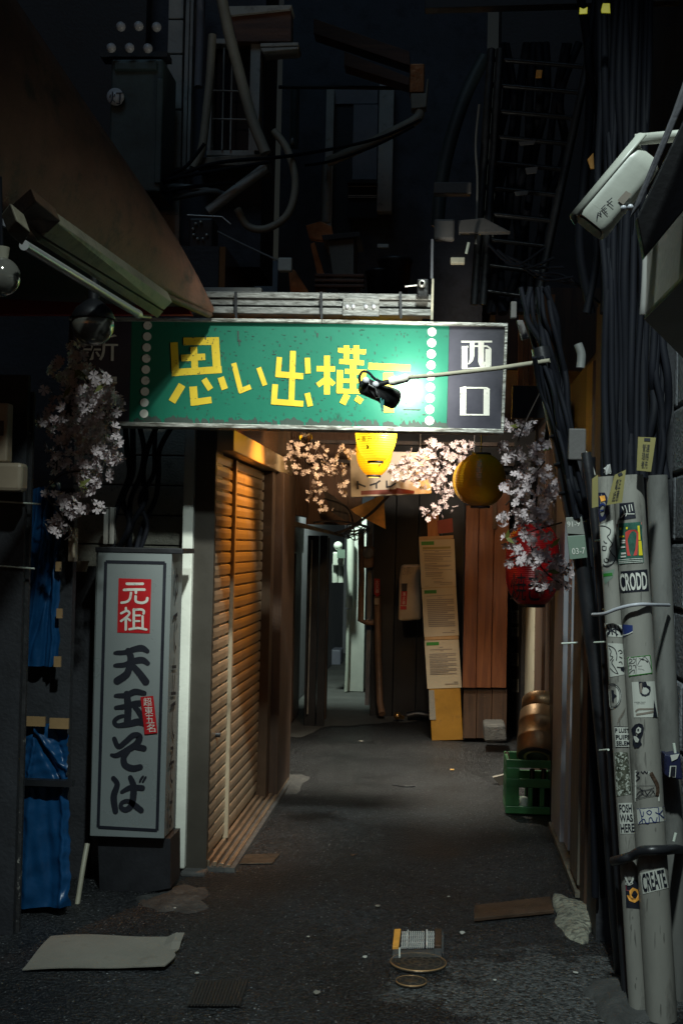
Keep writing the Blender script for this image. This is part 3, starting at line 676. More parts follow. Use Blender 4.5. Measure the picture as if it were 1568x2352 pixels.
lines = [
 [((165, 240), (545, 235), 10), ((330, 255), (385, 252), 10), ((185, 280), (550, 268), 12), ((190, 300), (545, 285), 12), ((190, 322), (545, 318), 13), ((190, 345), (440, 338), 13), ((190, 368), (440, 360), 13), ((190, 385), (560, 378), 8), ((195, 420), (360, 412), 13), ((195, 440), (545, 432), 12), ((195, 460), (520, 445), 13), ((195, 480), (380, 476), 12), ((200, 500), (565, 492), 9), ((205, 535), (440, 528), 13), ((205, 555), (425, 548), 13), ((205, 580), (420, 575), 13), ((290, 615), (445, 608), 8), ((315, 650), (425, 645), 9), ((320, 668), (565, 660), 10), ((395, 688), (565, 682), 9), ((195, 712), (250, 712), 7)],
 [((215, 845), (570, 825), 9), ((365, 868), (425, 864), 8)] + [((220 + i * 2, 895 + i * 25), (580 + i * 1.5 - (90 if i % 4 == 3 else 0), 885 + i * 25), 15) for i in range(15)] + [((545, 1300), (600, 1298), 8), ((430, 1328), (595, 1322), 9)],
 [((390, 1522), (440, 1520), 9), ((265, 1556), (560, 1545), 10), ((400, 1568), (445, 1566), 9)] + [((255 + i, 1615 + i * 22), (620 + i - (120 if i % 3 == 2 else 10), 1602 + i * 22), 12) for i in range(13)] + [((580, 1980), (635, 1978), 8), ((465, 2008), (640, 2002), 9)]]
greens = [((150, 145), (320, 140), 48), ((190, 790), (352, 785), 46), ((218, 1478), (385, 1472), 44)]
for q, k in notes:
    nt_ = MB().patch(S_, q, .004).build('notice', 'paper', npst)
    MB().strokes(S_, [([a, b], wd) for a, b, wd in lines[k]], .0055, conv=z6, sub=3).build('notice_text', 'grey_print', nt_)
    MB().stroke(S_, list(greens[k][:2]), greens[k][2], .006, conv=z6).build('notice_heading', 'green_print', nt_)
MB().stroke(S_, [(120, 78), (575, 58)], 42, .006, conv=z6).build('tape', 'tape', npst); MB().stroke(S_, [(195, 1405), (645, 1392)], 36, .006, conv=z6).build('tape', 'tape', npst)
m = MB(); m.stroke(S_, [(168, 210), (540, 198)], 30, .0075, conv=z6); m.build('yellow_title', 'yellow_tag', npst)
m = MB().pbox([(1003, 1196), (1038, 1190), (1040, 1222), (1005, 1226)], YN - .01, .02); m = tag(m.build('red_poster', 'red_board'), 'small dark red poster above the notices on the leaning post', 'poster')
# delivery box on the black boards
cb = thing('wall_box', 'cream enamel wall box with red warning label on the black boards', 'box', py(940, 1425, 10.9))
m = MB(); m.pbox([(921, 1297), (964, 1297), (967, 1424), (914, 1427), (916, 1330)], 10.75, .25); m.build('box_body', 'cream_box', cb, bevel=.02)
m = MB(); m.patch(PY(10.75), [(922, 1340), (935, 1340), (934, 1358), (922, 1358)], .004); m.build('dark_label', 'ink', cb)
m = MB(); m.patch(PY(10.75), [(921, 1358), (935, 1358), (933, 1390), (920, 1390)], .004); m.patch(PY(10.75), [(919, 1392), (933, 1392), (933, 1400), (919, 1400)], .004); lb = m.build('red_label', 'red_print', cb)
MB().text(PY(10.75), [(924, 1360), (931, 1360), (930, 1388), (923, 1388)], '消\n火\n器', .006).build('label_text', 'white_print', lb)
MB().text(PY(10.75), [(926, 1302), (950, 1302), (946, 1320), (924, 1322)], 'お\u9858い', .005).build('faint_text', 'grey_print', cb)

# keg in a green crate
kc = pz(1203, 1873); YK = kc.y
cr = thing('bottle_crate', 'green plastic bottle crate on the ground against the right wall', 'crate', (kc.x + .05, YK + .12, 0))
x0, x1 = pz(1160, 1873).x, pz(1160, 1873).x + .33; y0, y1 = YK, YK + .30; H = .31
m = MB(); t = .018
for yy in (y0, y1 - t):
    m.box((x0, yy, H - .045), (x1, yy + t, H)); m.box((x0, yy, H * .50), (x1, yy + t, H * .66)); m.box((x0, yy, .008), (x1, yy + t, .05))
    m.box((x0, yy + .0005, .05), (x0 + .075, yy + t - .001, H - .045)); m.box((x1 - .075, yy + .0005, .05), (x1, yy + t - .001, H - .045))
    for k in (.125, .19): m.box((x0 + k, yy + .001, .05), (x0 + k + .026, yy + t - .002, H * .5))
for xx in (x0, x1 - t):
    m.box((xx + .0007, y0 + t, H - .045), (xx + t - .001, y1 - t, H)); m.box((xx + .0007, y0 + t, H * .5), (xx + t - .001, y1 - t, H * .66)); m.box((xx + .0007, y0 + t, .008), (xx + t - .001, y1 - t, .05))
    for k in (.0, .09, .18): m.box((xx + .0012, y0 + t + k, .05), (xx + t - .002, y0 + t + k + .05, H - .045))
m.build('crate_body', 'crate', cr, bevel=.004)
MB().box((x0 + .01, y0 + .01, .004), (x1 - .01, y1 - .01, .02)).build('crate_floor', 'crate', cr)
m = MB()
for k in (.13, .2): m.lathe([(.001, .021), (.033, .021), (.036, .03), (.036, .15), (.014, .2), (.014, .25)], (x0 + k, y0 + .06, 0), 14)
m.lathe([(.001, .021), (.024, .021), (.026, .03), (.026, .09), (.02, .1)], (x0 + .105, y0 + .05, 0), 12)
tag(MB().lathe([(.001, .021), (.022, .021), (.025, .028), (.025, .09), (.001, .1)], (x0 + .105, y0 + .045, 0), 12).build('white_cup', 'white_pvc'), 'small white cup standing inside the green crate', 'cup')
for k in (.15, .215):
    tag(MB().lathe([(.001, .021), (.033, .021), (.036, .03), (.036, .15), (.014, .2), (.014, .25)], (x0 + k, y0 + .07, 0), 14).build('bottle', M('dark_bottle_glass', (.02, .022, .02), .12, bump=0)), 'dark glass bottle standing inside the green crate', 'bottle', 'bottles in the green crate')
kg = thing('beer_keg', 'tilted steel keg lying in the green crate, coppery in the lamplight', 'keg', (x0 + .2, YK + .15, .33))
ax = Vector((.10, .62, .78)).normalized(); kb = Vector((x0 + .175, YK + .06, .315))
r = .118
prof = [(.06, -.0), (.10, .0), (r, .012), (r, .09), (r + .004, .097), (r + .004, .108), (r, .115), (r, .20), (r + .004, .207), (r + .004, .218), (r, .225), (r, .285), (.095, .305), (.05, .31), (.0005, .31)]
MB().lathe(prof, kb, 36, ax).build('keg_body', 'keg', kg)
MB().lathe([(.0005, .012), (.06, .012), (.085, -.006), (.104, -.006), (.108, .004)], kb, 30, ax).build('keg_base', 'keg_dark', kg)
MB().lathe([(.1005, .30), (.112, .30), (.112, .375), (.104, .385), (.098, .375), (.1005, .30)], kb, 36, ax).build('keg_collar', 'keg', kg)
tube_thing('black_board', 'thin dark batten leaning beside the keg', 'batten', 'wood_dark', [(1163, 1728, 7.5), (1172, 1770, 7.4)], .012, 6)

# ---------------------------------------------------------------- block wall at the far right
bw = thing('block_wall', 'grey split face block wall at the right edge of the picture', 'wall', (.97, 4, 0))
m = MB(); z = 0; k = 0
while z < 2.35:
    y = 1.8 - (.2 if k % 2 else 0)
    while y < 5.0:
        e = random.uniform(-.004, .004)
        m.box((.87 + e, y, z + .004), (1.1, min(y + .386, 5.01), z + .25)); y += .394
    z += .256; k += 1
m.build('blocks', 'block', bw, bevel=.012)
MB().box((.885, 1.7, 0), (1.3, 5.015, 2.36)).build('mortar_core', 'dark_wall', bw)
struct(MB().box((-60, 60, 0), (60, 61, 14)).build('sky_backdrop_hill', 'dark_wall'))
# ================================================================ the green sign across the alley mouth
YS = 5.3
sg = thing('alley_sign', 'wide green sign board across the alley mouth with yellow letters and navy end panels', 'sign', py(660, 985, YS + .05))
q = lambda *p: [tuple(a) for a in p]
MB().pbox(q((160, 731), (1166, 745), (1155, 993), (152, 973)), YS + .012, .10).build('sign_case', 'black', sg)
MB().pbox(q((303, 738), (1031, 748), (1025, 985), (297, 973)), YS, .010).build('green_panel', 'green', sg)
MB().pbox(q((170, 737), (302.4, 738.2), (296.4, 972.6), (164, 970)), YS, .010).build('navy_panel', 'navy', sg)
MB().pbox(q((1031.6, 748), (1158, 750), (1149, 986), (1025.6, 985)), YS, .010).build('navy_panel', 'navy', sg)
MB().pbox(q((158, 727), (738, 733.5), (738, 741), (158, 735)), YS - .02, .10).build('top_frame', 'alu_sign', sg, bevel=.002)
MB().pbox(q((738.6, 733.6), (1166, 742), (1166, 750), (738.6, 741)), YS - .019, .10).build('top_frame', 'alu_sign', sg, bevel=.002)
MB().pbox(q((152, 966), (1157, 985.5), (1156, 995), (152, 976)), YS - .03, .12).build('bottom_frame', 'alu_sign', sg, bevel=.002)
MB().pbox(q((1158.5, 750.4), (1166, 750.6), (1157, 985), (1149.5, 985)), YS - .018, .09).build('side_frame', 'alu_sign', sg, bevel=.002)
S_ = PY(YS); z1 = Z(550, 1150, 2.412); z2 = Z(1150, 1150, 2.0907)
y1 = [([(212, 250), (226, 548)], 65), ([(195, 517), (632, 490)], 62), ([(295, 242), (605, 238)], 68), ([(572, 206), (592, 515)], 70), ([(386, 290), (396, 490)], 60), ([(275, 389), (487, 377)], 58),
 ([(283, 625), (193, 776)], 66), ([(380, 640), (393, 808)], 68), ([(370, 782), (542, 758)], 58), ([(475, 574), (534, 666)], 54), ([(623, 558), (660, 664)], 58),
 ([(738, 433), (803, 690)], 46), ([(782, 684), (888, 642)], 44), ([(958, 473), (1014, 630)], 44),
 ([(1261, 325), (1246, 800)], 52), ([(1141, 380), (1128, 552)], 48), ([(1108, 530), (1352, 550)], 54), ([(1104, 620), (1092, 792)], 52), ([(1068, 772), (1352, 793)], 52), ([(1387, 386), (1394, 525)], 48), ([(1386, 698), (1414, 814)], 50)]
y2 = [([(98, 318), (98, 616)], 46), ([(18, 418), (160, 420)], 42), ([(98, 492), (26, 546)], 40), ([(98, 490), (152, 540)], 38),
 ([(182, 277), (397, 291)], 38), ([(192, 362), (380, 374)], 38), ([(247, 240), (247, 365)], 44), ([(322, 240), (322, 368)], 44), ([(298, 375), (298, 600)], 50), ([(235, 438), (400, 446)], 38), ([(198, 428), (193, 600)], 48), ([(378, 440), (380, 605)], 42), ([(172, 588), (402, 596)], 36), ([(190, 510), (395, 514)], 32), ([(253, 615), (216, 688)], 50), ([(318, 640), (366, 672)], 46),
 ([(415, 398), (735, 414)], 50), ([(566, 450), (572, 754)], 78)]
m = MB(); m.strokes(S_, y1, .0012, conv=z1, sub=2); m.strokes(S_, y2, .0012, conv=z2, sub=2); m.build('yellow_letters', 'yellow_print', sg)
w2 = [([(1125, 212), (1360, 211)], 14), ([(1150, 245), (1150, 422)], 44), ([(1128, 262), (1178, 248)], 14), ([(1332, 268), (1330, 408)], 46), ([(1215, 246), (1322, 246), (1350, 268)], 13), ([(1208, 215, 38), (1207, 320, 36), (1200, 355, 26), (1178, 385, 8)], 36), ([(1276, 215), (1276, 365), (1284, 384), (1306, 388)], 44), ([(1150, 418), (1345, 405)], 8),
 ([(1140, 565), (1138, 775)], 46), ([(1319, 575), (1317, 777)], 46), ([(1115, 570), (1160, 558)], 12), ([(1160, 564), (1320, 566), (1342, 580)], 12), ([(1115, 770), (1340, 772)], 11)]
m = MB(); m.strokes(S_, w2, .0014, conv=z2, sub=2); m.text(S_, [(192, 766), (272, 767), (271, 829), (191, 828)], '新', .0014); m.text(S_, [(190, 858), (270, 859), (268, 920), (188, 919)], '宿', .0014)
m.build('white_letters', 'white_print', sg)
for i in range(9):
    MB().disc(S_, 339.5 - i * 1.05, 747.5 + i * 25.3, 9.8, 9.8, .0013).build('white_dot', 'white_print', sg)
    MB().disc(S_, 991.5 - i * .75, 762 + i * 25.5, 10.3, 10.3, .0013).build('white_dot', 'white_print', sg)
m = MB()      # streaks of grime along the lower edge, drips and scratches
for i in range(150):
    u = random.uniform(305, 1020); v = 738 + (u - 303) * .0158 + random.uniform(226, 233); L = random.uniform(4, 20)
    m.poly(S_, [(u, v - random.uniform(2, 9)), (u + L * .4, v - random.uniform(4, 14)), (u + L, v - random.uniform(0, 6)), (u + L, v + 3), (u, v + 3)], .0008 + i * .000004)
for i in range(330):
    u = random.uniform(420, 985); v = 740 + (u - 303) * .0158 + random.uniform(8, 220); L = random.uniform(1.2, 5) * (1 if random.random() < .85 else 2); hh = random.uniform(.5, 1.7)
    if random.random() < .35: L, hh = hh * 1.5, L * 1.2
    m.poly(S_, [(u, v), (u + L, v + .3), (u + L, v + hh), (u, v + hh)], .0019 + i * .000002)
for u, v, L in [(545, 760, 24), (470, 772, 8), (727, 765, 10), (548, 780, 14)]: m.poly(S_, [(u, v), (u + 4, v), (u + 3, v + L), (u + 1, v + L)], .0026)
m.poly(S_, [z2(680, 726), z2(812, 728), z2(812, 735), z2(680, 733)], .0028)
m.build('grime', M('sign_grime', (.02, .035, .028), .7, var=.3, bump=0), sg)

# cable tray on top of the sign
ct = thing('cable_tray', 'grey ribbed metal cable tray lying above the green sign', 'tray', py(730, 730, 5.34))
m = MB()
for v0, v1, d in [(676, 686, 0), (690, 703, .012), (708, 722, 0)]: m.pbox([(440, v0 - 5), (994, v0 + 7 - 5), (994, v1 + 7 - 4), (440, v1 - 4)], 5.33 + d, .05)
m.pbox([(440, 668), (994, 676), (994, 728), (440, 722)], 5.39, .05); m.build('rails', 'tray_steel', ct, bevel=.002)
pl = MB().pbox([(787, 684), (871, 686), (870, 727), (786, 725)], 5.315, .012).build('joint_plate', 'tray_steel', ct, bevel=.002)
m = MB()
for u in (797, 811, 840, 858): m.lathe([(.001, .010), (.007, .009), (.009, 0)], py(u, 704, 5.314), 10, (0, -1, 0))
m.build('bolts', 'silver_frame', ct)
for u in (541, 737, 919):
    m = MB(); m.pbox([(u - 3, 670), (u + 3, 670), (u + 4, 732), (u - 1, 732)], 5.306, .01); m.build('cable_tie', 'rubber', ct)
MB().pbox([(991, 640), (996, 640), (994, 734), (988, 734)], 5.32, .06).build('end_bracket', 'beige_metal', ct)
box_thing('white_plank', 'pale painted plank lying behind the cable tray', 'plank', 'siding_white', 462, 660, 600, 676, 5.6, .2)

# ---------------------------------------------------------------- clip lamp lighting the sign
sl = thing('sign_lamp', 'black spotlight on a long pale arm in front of the green sign, switched on', 'lamp', py(868, 900, 4.95))
YA = 4.92
m = MB(); m.tube([py(1262, 828, 4.62), py(1150, 845, 4.70), py(1000, 862, 4.82), py(935, 867, 4.90)], [.0085, .0085, .0082, .0078], 10); m.build('arm', 'beige_metal', sl)
m = MB(); m.tube([py(940, 866, 4.90), py(932, 868, 4.90), py(915, 873, YA), py(905, 874, YA), py(893, 877, YA)], [.010, .017, .016, .019, .016], 10); m.build('taped_joint', 'white_tape', sl)
m = MB(); m.tube([py(896, 876, YA), py(872, 882, YA), py(856, 888, YA)], [.011, .010, .009], 8); m.build('arm_end', 'lamp_black', sl)
m = MB(); m.tube(spline([py(876, 877, YA), py(860, 870, YA - .01), py(846, 856, YA - .02), py(832, 854, YA - .02), py(825, 868, YA - .02), py(829, 888, YA - .01)], 8), .0052, 8); m.build('loop_cable', 'cable', sl)
a = py(834, 886, YA); b = py(905, 917, YA + .10)
ax = (b - a).normalized(); L = (b - a).length
MB().lathe([(.0005, 0), (.030, 0), (.034, .006), (.034, L * .62), (.038, L * .66), (.040, L), (.036, L), (.034, L - .02), (.0005, L - .02)], a, 24, ax).build('lamp_head', 'lamp_black', sl)
m = MB()
m.prism([py(850, 872, YA - .02), py(866, 880, YA - .02), py(872, 912, YA - .02), py(862, 914, YA - .02), py(846, 892, YA - .02)], (0, .012, 0)); m.tube([py(846, 884, YA - .03), py(862, 892, YA - .03), py(866, 908, YA - .03)], .006, 6)
m.build('bracket', 'lamp_black', sl)
m = MB(); m.tube([py(838, 882, YA - .02), py(838, 872, YA - .02)], .012, 10); m.ball(py(840, 874, YA - .03), .014); m.ball(py(862, 883, YA - .03), .013); m.build('wing_nuts', 'silver_frame', sl)
m = MB(); m.tube([py(874, 914, YA), py(875, 935, YA)], .003, 6); m.tube([py(876, 920, YA), py(877, 945, YA)], .003, 6); m.tube([py(880, 918, YA), py(879, 938, YA)], .003, 6); m.build('cable_ends', M('teal_wire', (.02, .12, .11), .5), sl)
MB().lathe([(.0005, L - .012), (.033, L - .012)], a, 20, ax).build('lens', M('lit_lens', (1, 1, .95), .2, emit=(1, 1, .9), es=30), sl)
lamp('sign_lamp_light', 'SPOT', py(930, 868, 5.09), 15, (1, .98, .84), .03, py(900, 866, 5.3), 168, .5)

# ---------------------------------------------------------------- soba sign box
YB = 5.36
sb = thing('noodle_sign', 'tall white shop sign box with black brush letters and a red seal', 'sign', pz(300, 2080))
MB().pbox([(222, 1258), (395, 1263), (377, 1926), (206, 1920)], YB + .014, .235).build('box_case', 'soba_panel', sb, bevel=.004)
MB().pbox([(225, 1268), (395, 1272), (377, 1926), (207, 1920)], YB, .0135).build('front_panel', 'soba_panel', sb, bevel=.002)
MB().pbox([(219, 1256), (420, 1260), (420, 1272), (219, 1268)], YB - .004, .26).build('top_cap', 'black', sb, bevel=.003)
MB().pbox([(225, 1922), (392, 1926), (392, 2040), (230, 2070)], YB + .05, .2).build('stand', 'black', sb)
S_ = PY(YB); z3 = Z(340, 2000, 4.3556); z4 = Z(320, 2350, 3.137)
b0 = [z3(210, 248), z3(1152, 268), z4(802, 2168), z4(126, 2130)]
m = MB()
for i in range(4): m.stroke(S_, [b0[i], b0[(i + 1) % 4]], 7.2, .002 + i * .0002, rnd=False)
br = m.build('border', 'ink', sb)
bs = [([(320, 130, 40), (350, 128, 52), (440, 122, 58), (550, 85, 70), (630, 75, 75), (690, 108, 52)], 0), ([(318, 275, 40), (345, 272, 52), (430, 265, 60), (545, 222, 74), (635, 212, 75), (695, 248, 54)], 0), ([(470, 105, 70), (500, 175, 78), (495, 260, 80)], 0),
 ([(495, 250, 70), (455, 370, 84), (345, 450, 88)], 0), ([(500, 255, 66), (590, 350, 78), (672, 460, 86)], 0),
 ([(325, 622, 40), (350, 620, 52), (450, 615, 62), (550, 575, 74), (655, 592, 56)], 0), ([(330, 758, 45), (430, 745, 62), (560, 712, 74), (690, 700, 60)], 0), ([(455, 600, 75), (470, 760, 84), (460, 930, 80)], 0),
 ([(430, 850, 38), (360, 868, 46), (312, 915, 50), (350, 962, 52), (480, 945, 72), (600, 920, 80), (720, 970, 60)], 0), ([(545, 745, 55), (610, 830, 66), (645, 920, 60)], 0),
 ([(312, 1115, 52), (360, 1205, 58), (440, 1150, 62), (530, 1075, 66), (600, 1090, 74), (570, 1170, 76), (460, 1245, 72), (340, 1305, 58), (280, 1300, 36)], 0), ([(465, 1250, 72), (420, 1330, 70), (435, 1415, 74), (520, 1455, 76), (608, 1440, 68)], 0), ([(540, 1200, 72), (650, 1225, 70)], 0),
 ([(302, 1568, 54), (345, 1640, 62), (305, 1780, 76), (325, 1945, 66)], 0), ([(398, 1725, 40), (500, 1675, 62), (632, 1680, 66)], 0), ([(496, 1560, 56), (530, 1650, 72), (528, 1790, 78), (500, 1890, 70), (440, 1930, 62), (388, 1900, 52), (402, 1848, 46), (470, 1830, 50), (540, 1875, 70), (618, 1935, 66)], 0),
 ([(606, 1606), (622, 1570), (642, 1548)], 24), ([(640, 1606), (652, 1588), (672, 1556)], 24)]
m = MB(); m.strokes(S_, bs, .002, conv=z4, rnd=True, smooth=True); m.build('brush_letters', 'ink', sb)
MB().patch(S_, [z3(415, 512), z3(935, 528), z3(910, 1392), z3(392, 1378)], .002).build('red_seal', 'red_print', sb)
ws = [([(545, 600), (670, 602), (800, 600)], 42), ([(500, 697), (660, 692), (825, 694)], 42), ([(690, 690), (690, 745)], 42), ([(612, 745), (592, 840), (540, 888), (460, 902)], 38), ([(686, 800), (692, 880), (780, 905), (855, 880), (872, 830)], 42),
 ([(530, 985), (531, 1032)], 36), ([(455, 1072), (545, 1032), (588, 1070), (540, 1130), (452, 1195)], 36), ([(530, 1150), (528, 1330)], 40), ([(552, 1150), (600, 1186)], 32), ([(656, 1010), (656, 1305)], 40), ([(655, 1016), (770, 1010), (815, 1035), (812, 1075)], 38), ([(665, 1105), (755, 1105)], 30), ([(665, 1195), (745, 1195)], 30), ([(796, 1118), (797, 1305)], 36), ([(585, 1326), (720, 1306), (858, 1330)], 36)]
m = MB(); m.strokes(S_, ws, .003, conv=z3, rnd=True, smooth=True); m.build('seal_letters', 'white_print', sb)
sk = MB().patch(S_, [z4(612, 635), z4(758, 622), z4(808, 1048), z4(660, 1065)], .0068).build('red_sticker', 'red_print', sb)
m = MB()
for i, t in enumerate('超東五名'):
    x = 640 + i * 13; y = 645 + i * 101; m.text(S_, [z4(x, y), z4(x + 96, y - 4), z4(x + 106, y + 88), z4(x + 10, y + 92)], t, .0076)
m.build('sticker_letters', 'white_print', sk)
pa = py(395, 1272, YB + .014); pb = py(417, 1264, YB + .249)
S_ = PX(py(417, 1590, YB + .2).x - .0, 1)
bpy.context.view_layer.update()
xr = max(v.co.x for v in [o for o in bpy.data.objects if o.name.startswith('box_case')][0].data.vertices) + sb.location.x
vv = [1306, 1372, 1440, 1508, 1600, 1690]
SN = PX(xr, 1)
SX = Pl(py(395, 1272, YB + .014), (py(377, 1926, YB + .014) - py(395, 1272, YB + .014)).cross(py(418, 1264, YB + .249) - py(395, 1272, YB + .014)))
def side(f0, f1, v):     # point on the box's right flank: f across its depth
    l = Vector((395 - (v - 1272) * .0275, v)); r = Vector((419 - (v - 1272) * .0245, v - 3)); return tuple(l.lerp(r, f0))
m = MB()
for i, t in enumerate('ゆで立てそば'):
    v0 = 1306 + i * 102; v1 = v0 + (88 if i else 80)
    m.text(SN, [side(.28, 0, v0), side(.72, 0, v0), side(.72, 0, v1), side(.28, 0, v1)], t, .006)
m.build('side_letters', 'ink', sb)
tube_thing('white_pipe', 'pale plastic pipe leaning beside the noodle sign', 'pipe', 'beige_metal', [(201, 1938, 5.3), (190, 2000, 5.25), (178, 2078, 5.2)], .011, 8)

# ---------------------------------------------------------------- lanterns
def lantern(name, label, u, v0, v1, hw, Y, mat, ribs, lit, cap=.38, group=None, kind='round'):
    top = py(u, v0, Y); bot = py(u, v1, Y); H = top.z - bot.z; Rr = hw * (Y / F)
    c = (bot.x, Y, bot.z); t = thing(name, label, 'lantern', c, group)
    prof = []; n = ribs * 4
    for i in range(n + 1):
        s = i / n; ang = (s - .5) * 2
        base = math.sqrt(max(0, 1 - (abs(ang) ** (2.05 if kind == 'round' else 3.2)) * (1 - cap * cap)))
        prof.append((Rr * base * (1 + .018 * abs(math.sin(math.pi * s * ribs))), H * .035 + s * H * .93))
    MB().lathe(prof, c, 40).build('shade', mat, t)
    k = Rr * cap
    MB().lathe([(.001, 0), (k * 1.02, 0), (k * 1.02, H * .045), (k * .9, H * .045)], c, 30).build('bottom_ring', 'ink', t)
    MB().lathe([(k * .9, H * .955), (k * 1.02, H * .955), (k * 1.02, H), (k * .85, H)], c, 30).build('top_ring', 'ink', t)
    m = MB(); m.tube([Vector(c) + Vector((0, 0, H)), Vector(c) + Vector((0, 0, H + .1)), Vector(c) + Vector((.01, .0, H + .5))], .004, 6); m.build('hanger', 'rubber', t)
    if lit: MB().lathe([(.001, .002), (k * .8, .002)], Vector(c) + Vector((0, 0, -.003)), 20).build('glow_opening', M('lantern_glow', (1, .8, .2), .5, emit=(1, .7, .12), es=3), t)
    return t, c, Rr, H
class Sph:      # surface of a lathe: project onto a vertical cylinder-like bulge
    def __init__(s, c, R_, H, e=2.05, k=.856): s.c = Vector(c) + Vector((0, 0, H / 2)); s.R = R_; s.H = H; s.e = e; s.k = k
    def __call__(s, u, v, off=0.0):
        p = py(u, v, s.c.y); x = p.x - s.c.x; a = (p.z - s.c.z) / (s.H / 2)
        r = s.R * math.sqrt(max(.05, 1 - abs(a) ** s.e * s.k)) * 1.02 + off
        return Vector((p.x, s.c.y - math.sqrt(max(0, r * r - x * x)), p.z))
LM = mat_emit('lit_lantern_paper', (1, .66, .018), (1, .36, .004), 0.0, .10, 1.5)
t, c, Rr, H = lantern('paper_lantern', 'lit yellow paper lantern with black letters hanging just under the sign', 862, 920, 1064, 47.5, 7.3, LM, 26, True)
m = MB(); SS = Sph(c, Rr, H); z5 = Z(1200, 1550, 3.92)
m.stroke(SS, [(430, 243), (470, 243)], 14, .002, conv=z5)
m.text(SS, [z5(500, 205), z5(560, 205), z5(560, 280), z5(500, 280)], '番', .002); m.text(SS, [z5(590, 200), z5(665, 200), z5(665, 272), z5(590, 276)], '搾', .002); m.text(SS, [z5(695, 200), z5(755, 200), z5(755, 272), z5(700, 276)], 'り', .002)
m.stroke(SS, [(575, 190), (620, 165), (680, 155), (715, 172)], 6, .002, conv=z5, smooth=True)
m.stroke(SS, [(578, 330), (585, 360), (575, 385)], 18, .002, conv=z5, smooth=True); m.stroke(SS, [(600, 352), (590, 385)], 9, .0024, conv=z5)
m.build('lantern_letters', 'ink', t)
LM2 = mat_emit('deep_lit_lantern_paper', (1, .44, .006), (1, .27, .003), 0.0, .12, .9)
t, c, Rr, H = lantern('paper_lantern', 'second lit yellow paper lantern half hidden behind the lettered one', 858, 968, 1096, 42, 7.75, LM2, 26, True)
m = MB(); SS = Sph(c, Rr, H); m.stroke(SS, [(770, 595), (750, 610), (755, 630)], 14, .002, conv=z5, smooth=True); m.build('lantern_letters', 'ink', t)
lantern('vinyl_lantern', 'unlit round yellow lantern in front of the cedar partition', 1102, 1040, 1167, 57, 7.2, 'lantern_off', 30, False)
lantern('vinyl_lantern', 'unlit yellow lantern mostly hidden behind the round one', 1086, 1050, 1160, 48, 7.75, 'lantern_off', 30, False)
t, c, Rr, H = lantern('red_lantern', 'red vinyl lantern with black letters behind the right blossoms', 1220, 1196, 1394, 60, 6.75, 'lantern_red', 40, False, .5, kind='long')
m = MB(); SS = Sph(c, Rr, H, 3.2, .75)
m.text(SS, [(1172, 1236), (1196, 1236), (1196, 1300), (1168, 1300)], 'も\nつ', .003); m.text(SS, [(1170, 1316), (1204, 1316), (1204, 1378), (1170, 1378)], '焼', .003); m.text(SS, [(1208, 1316), (1240, 1316), (1240, 1378), (1208, 1378)], 'き', .003)
m.build('lantern_letters', 'ink', t)
# spots behind the sign standing in for lantern, bulb and hidden lamp light
lamp('partition_fill_light', 'SPOT', py(1000, 945, 8.0), 44, (1, .48, .12), .07, (.28, 9.9, .9), 66, .9)  # added spot away from the lanterns, warms the cedar partition and notices
lamp('spray_fill_light', 'SPOT', py(770, 945, 7.05), 34, (1, .68, .36), .04, py(730, 1095, 7.75), 80, .9)  # added spot that brightens the blossom spray
bulbs = thing('bare_bulb', 'clear warm bulb hanging behind the sign over the shutter', 'bulb', py(702, 1012, 6.9))
MB().ball(py(702, 1004, 6.9), .036).build('bulb_glass', 'glass', bulbs)
MB().tube([py(702, 993, 6.9), py(702, 975, 6.9)], .014, 10).build('socket', 'gold', bulbs)
lamp('bulb_light', 'SPOT', py(760, 935, 6.6), 105, (1, .37, .05), .05, (XS, 6.5, 1.55), 80, .8)
lamp('blossom_light', 'SPOT', py(965, 935, 7.05), 90, (1, .84, .66), .04, py(890, 1100, 7.9), 128, .8)

# boarded soffit added unseen behind the sign to block bulb light going up
tag(MB().box((-1.10, 5.62, 2.52), (-.12, 7.9, 2.56)).build('baffle_board', 'wood_dark'), 'added light-blocking soffit over the alley hidden behind the green sign', 'baffle')
# toilet sign
ts = thing('toilet_sign', 'pale hanging board reading the word for toilet in katakana behind the lanterns', 'sign', py(880, 1140, 8.4))
MB().pbox([(803, 1034), (990, 1040), (990, 1134), (806, 1142)], 8.4, .06).build('board', 'toilet_board', ts, bevel=.004)
S_ = PY(8.4)
m = MB()
m.strokes(S_, [([(426, 828), (430, 948)], 25), ([(430, 868), (542, 910)], 25), ([(752, 822), (700, 860), (598, 892)], 25), ([(697, 858), (697, 938)], 25), ([(843, 822), (846, 925)], 25), ([(838, 918), (905, 905), (975, 858)], 25)], .003, conv=z5); m.build('letters', 'ink', ts)
m = MB(); m.poly(S_, [z5(475, 970), z5(980, 945), z5(980, 925), z5(1240, 968), z5(1240, 1008), z5(475, 1028)], .003); m.build('arrow', 'rust_red', ts)
m = MB(); m.tube([py(830, 1036, 8.42), py(832, 960, 8.42)], .006, 6); m.tube([py(965, 1038, 8.42), py(965, 960, 8.42)], .006, 6); m.build('hanger', 'rubber', ts)
# beams and pipe under the eaves
tube_thing('downpipe', 'cream downpipe with a bend above the end of the shutter', 'pipe', 'yellow_pipe', [(653, 960, 8.25), (652, 1050, 8.25), (651, 1098, 8.25), (644, 1112, 8.22), (632, 1118, 8.2)], .040, 12, smooth=False)
for i, (v, Y) in enumerate([(1013, 9.2), (1058, 10.4)]):
    tag(MB().wbox(655, v, 1180, v + 8, Y, .08).build('cross_beam', 'wood_dark'), ['upper dark timber beam spanning the alley behind the blossoms', 'lower dark timber beam spanning the alley by the toilet board'][i], 'beam')

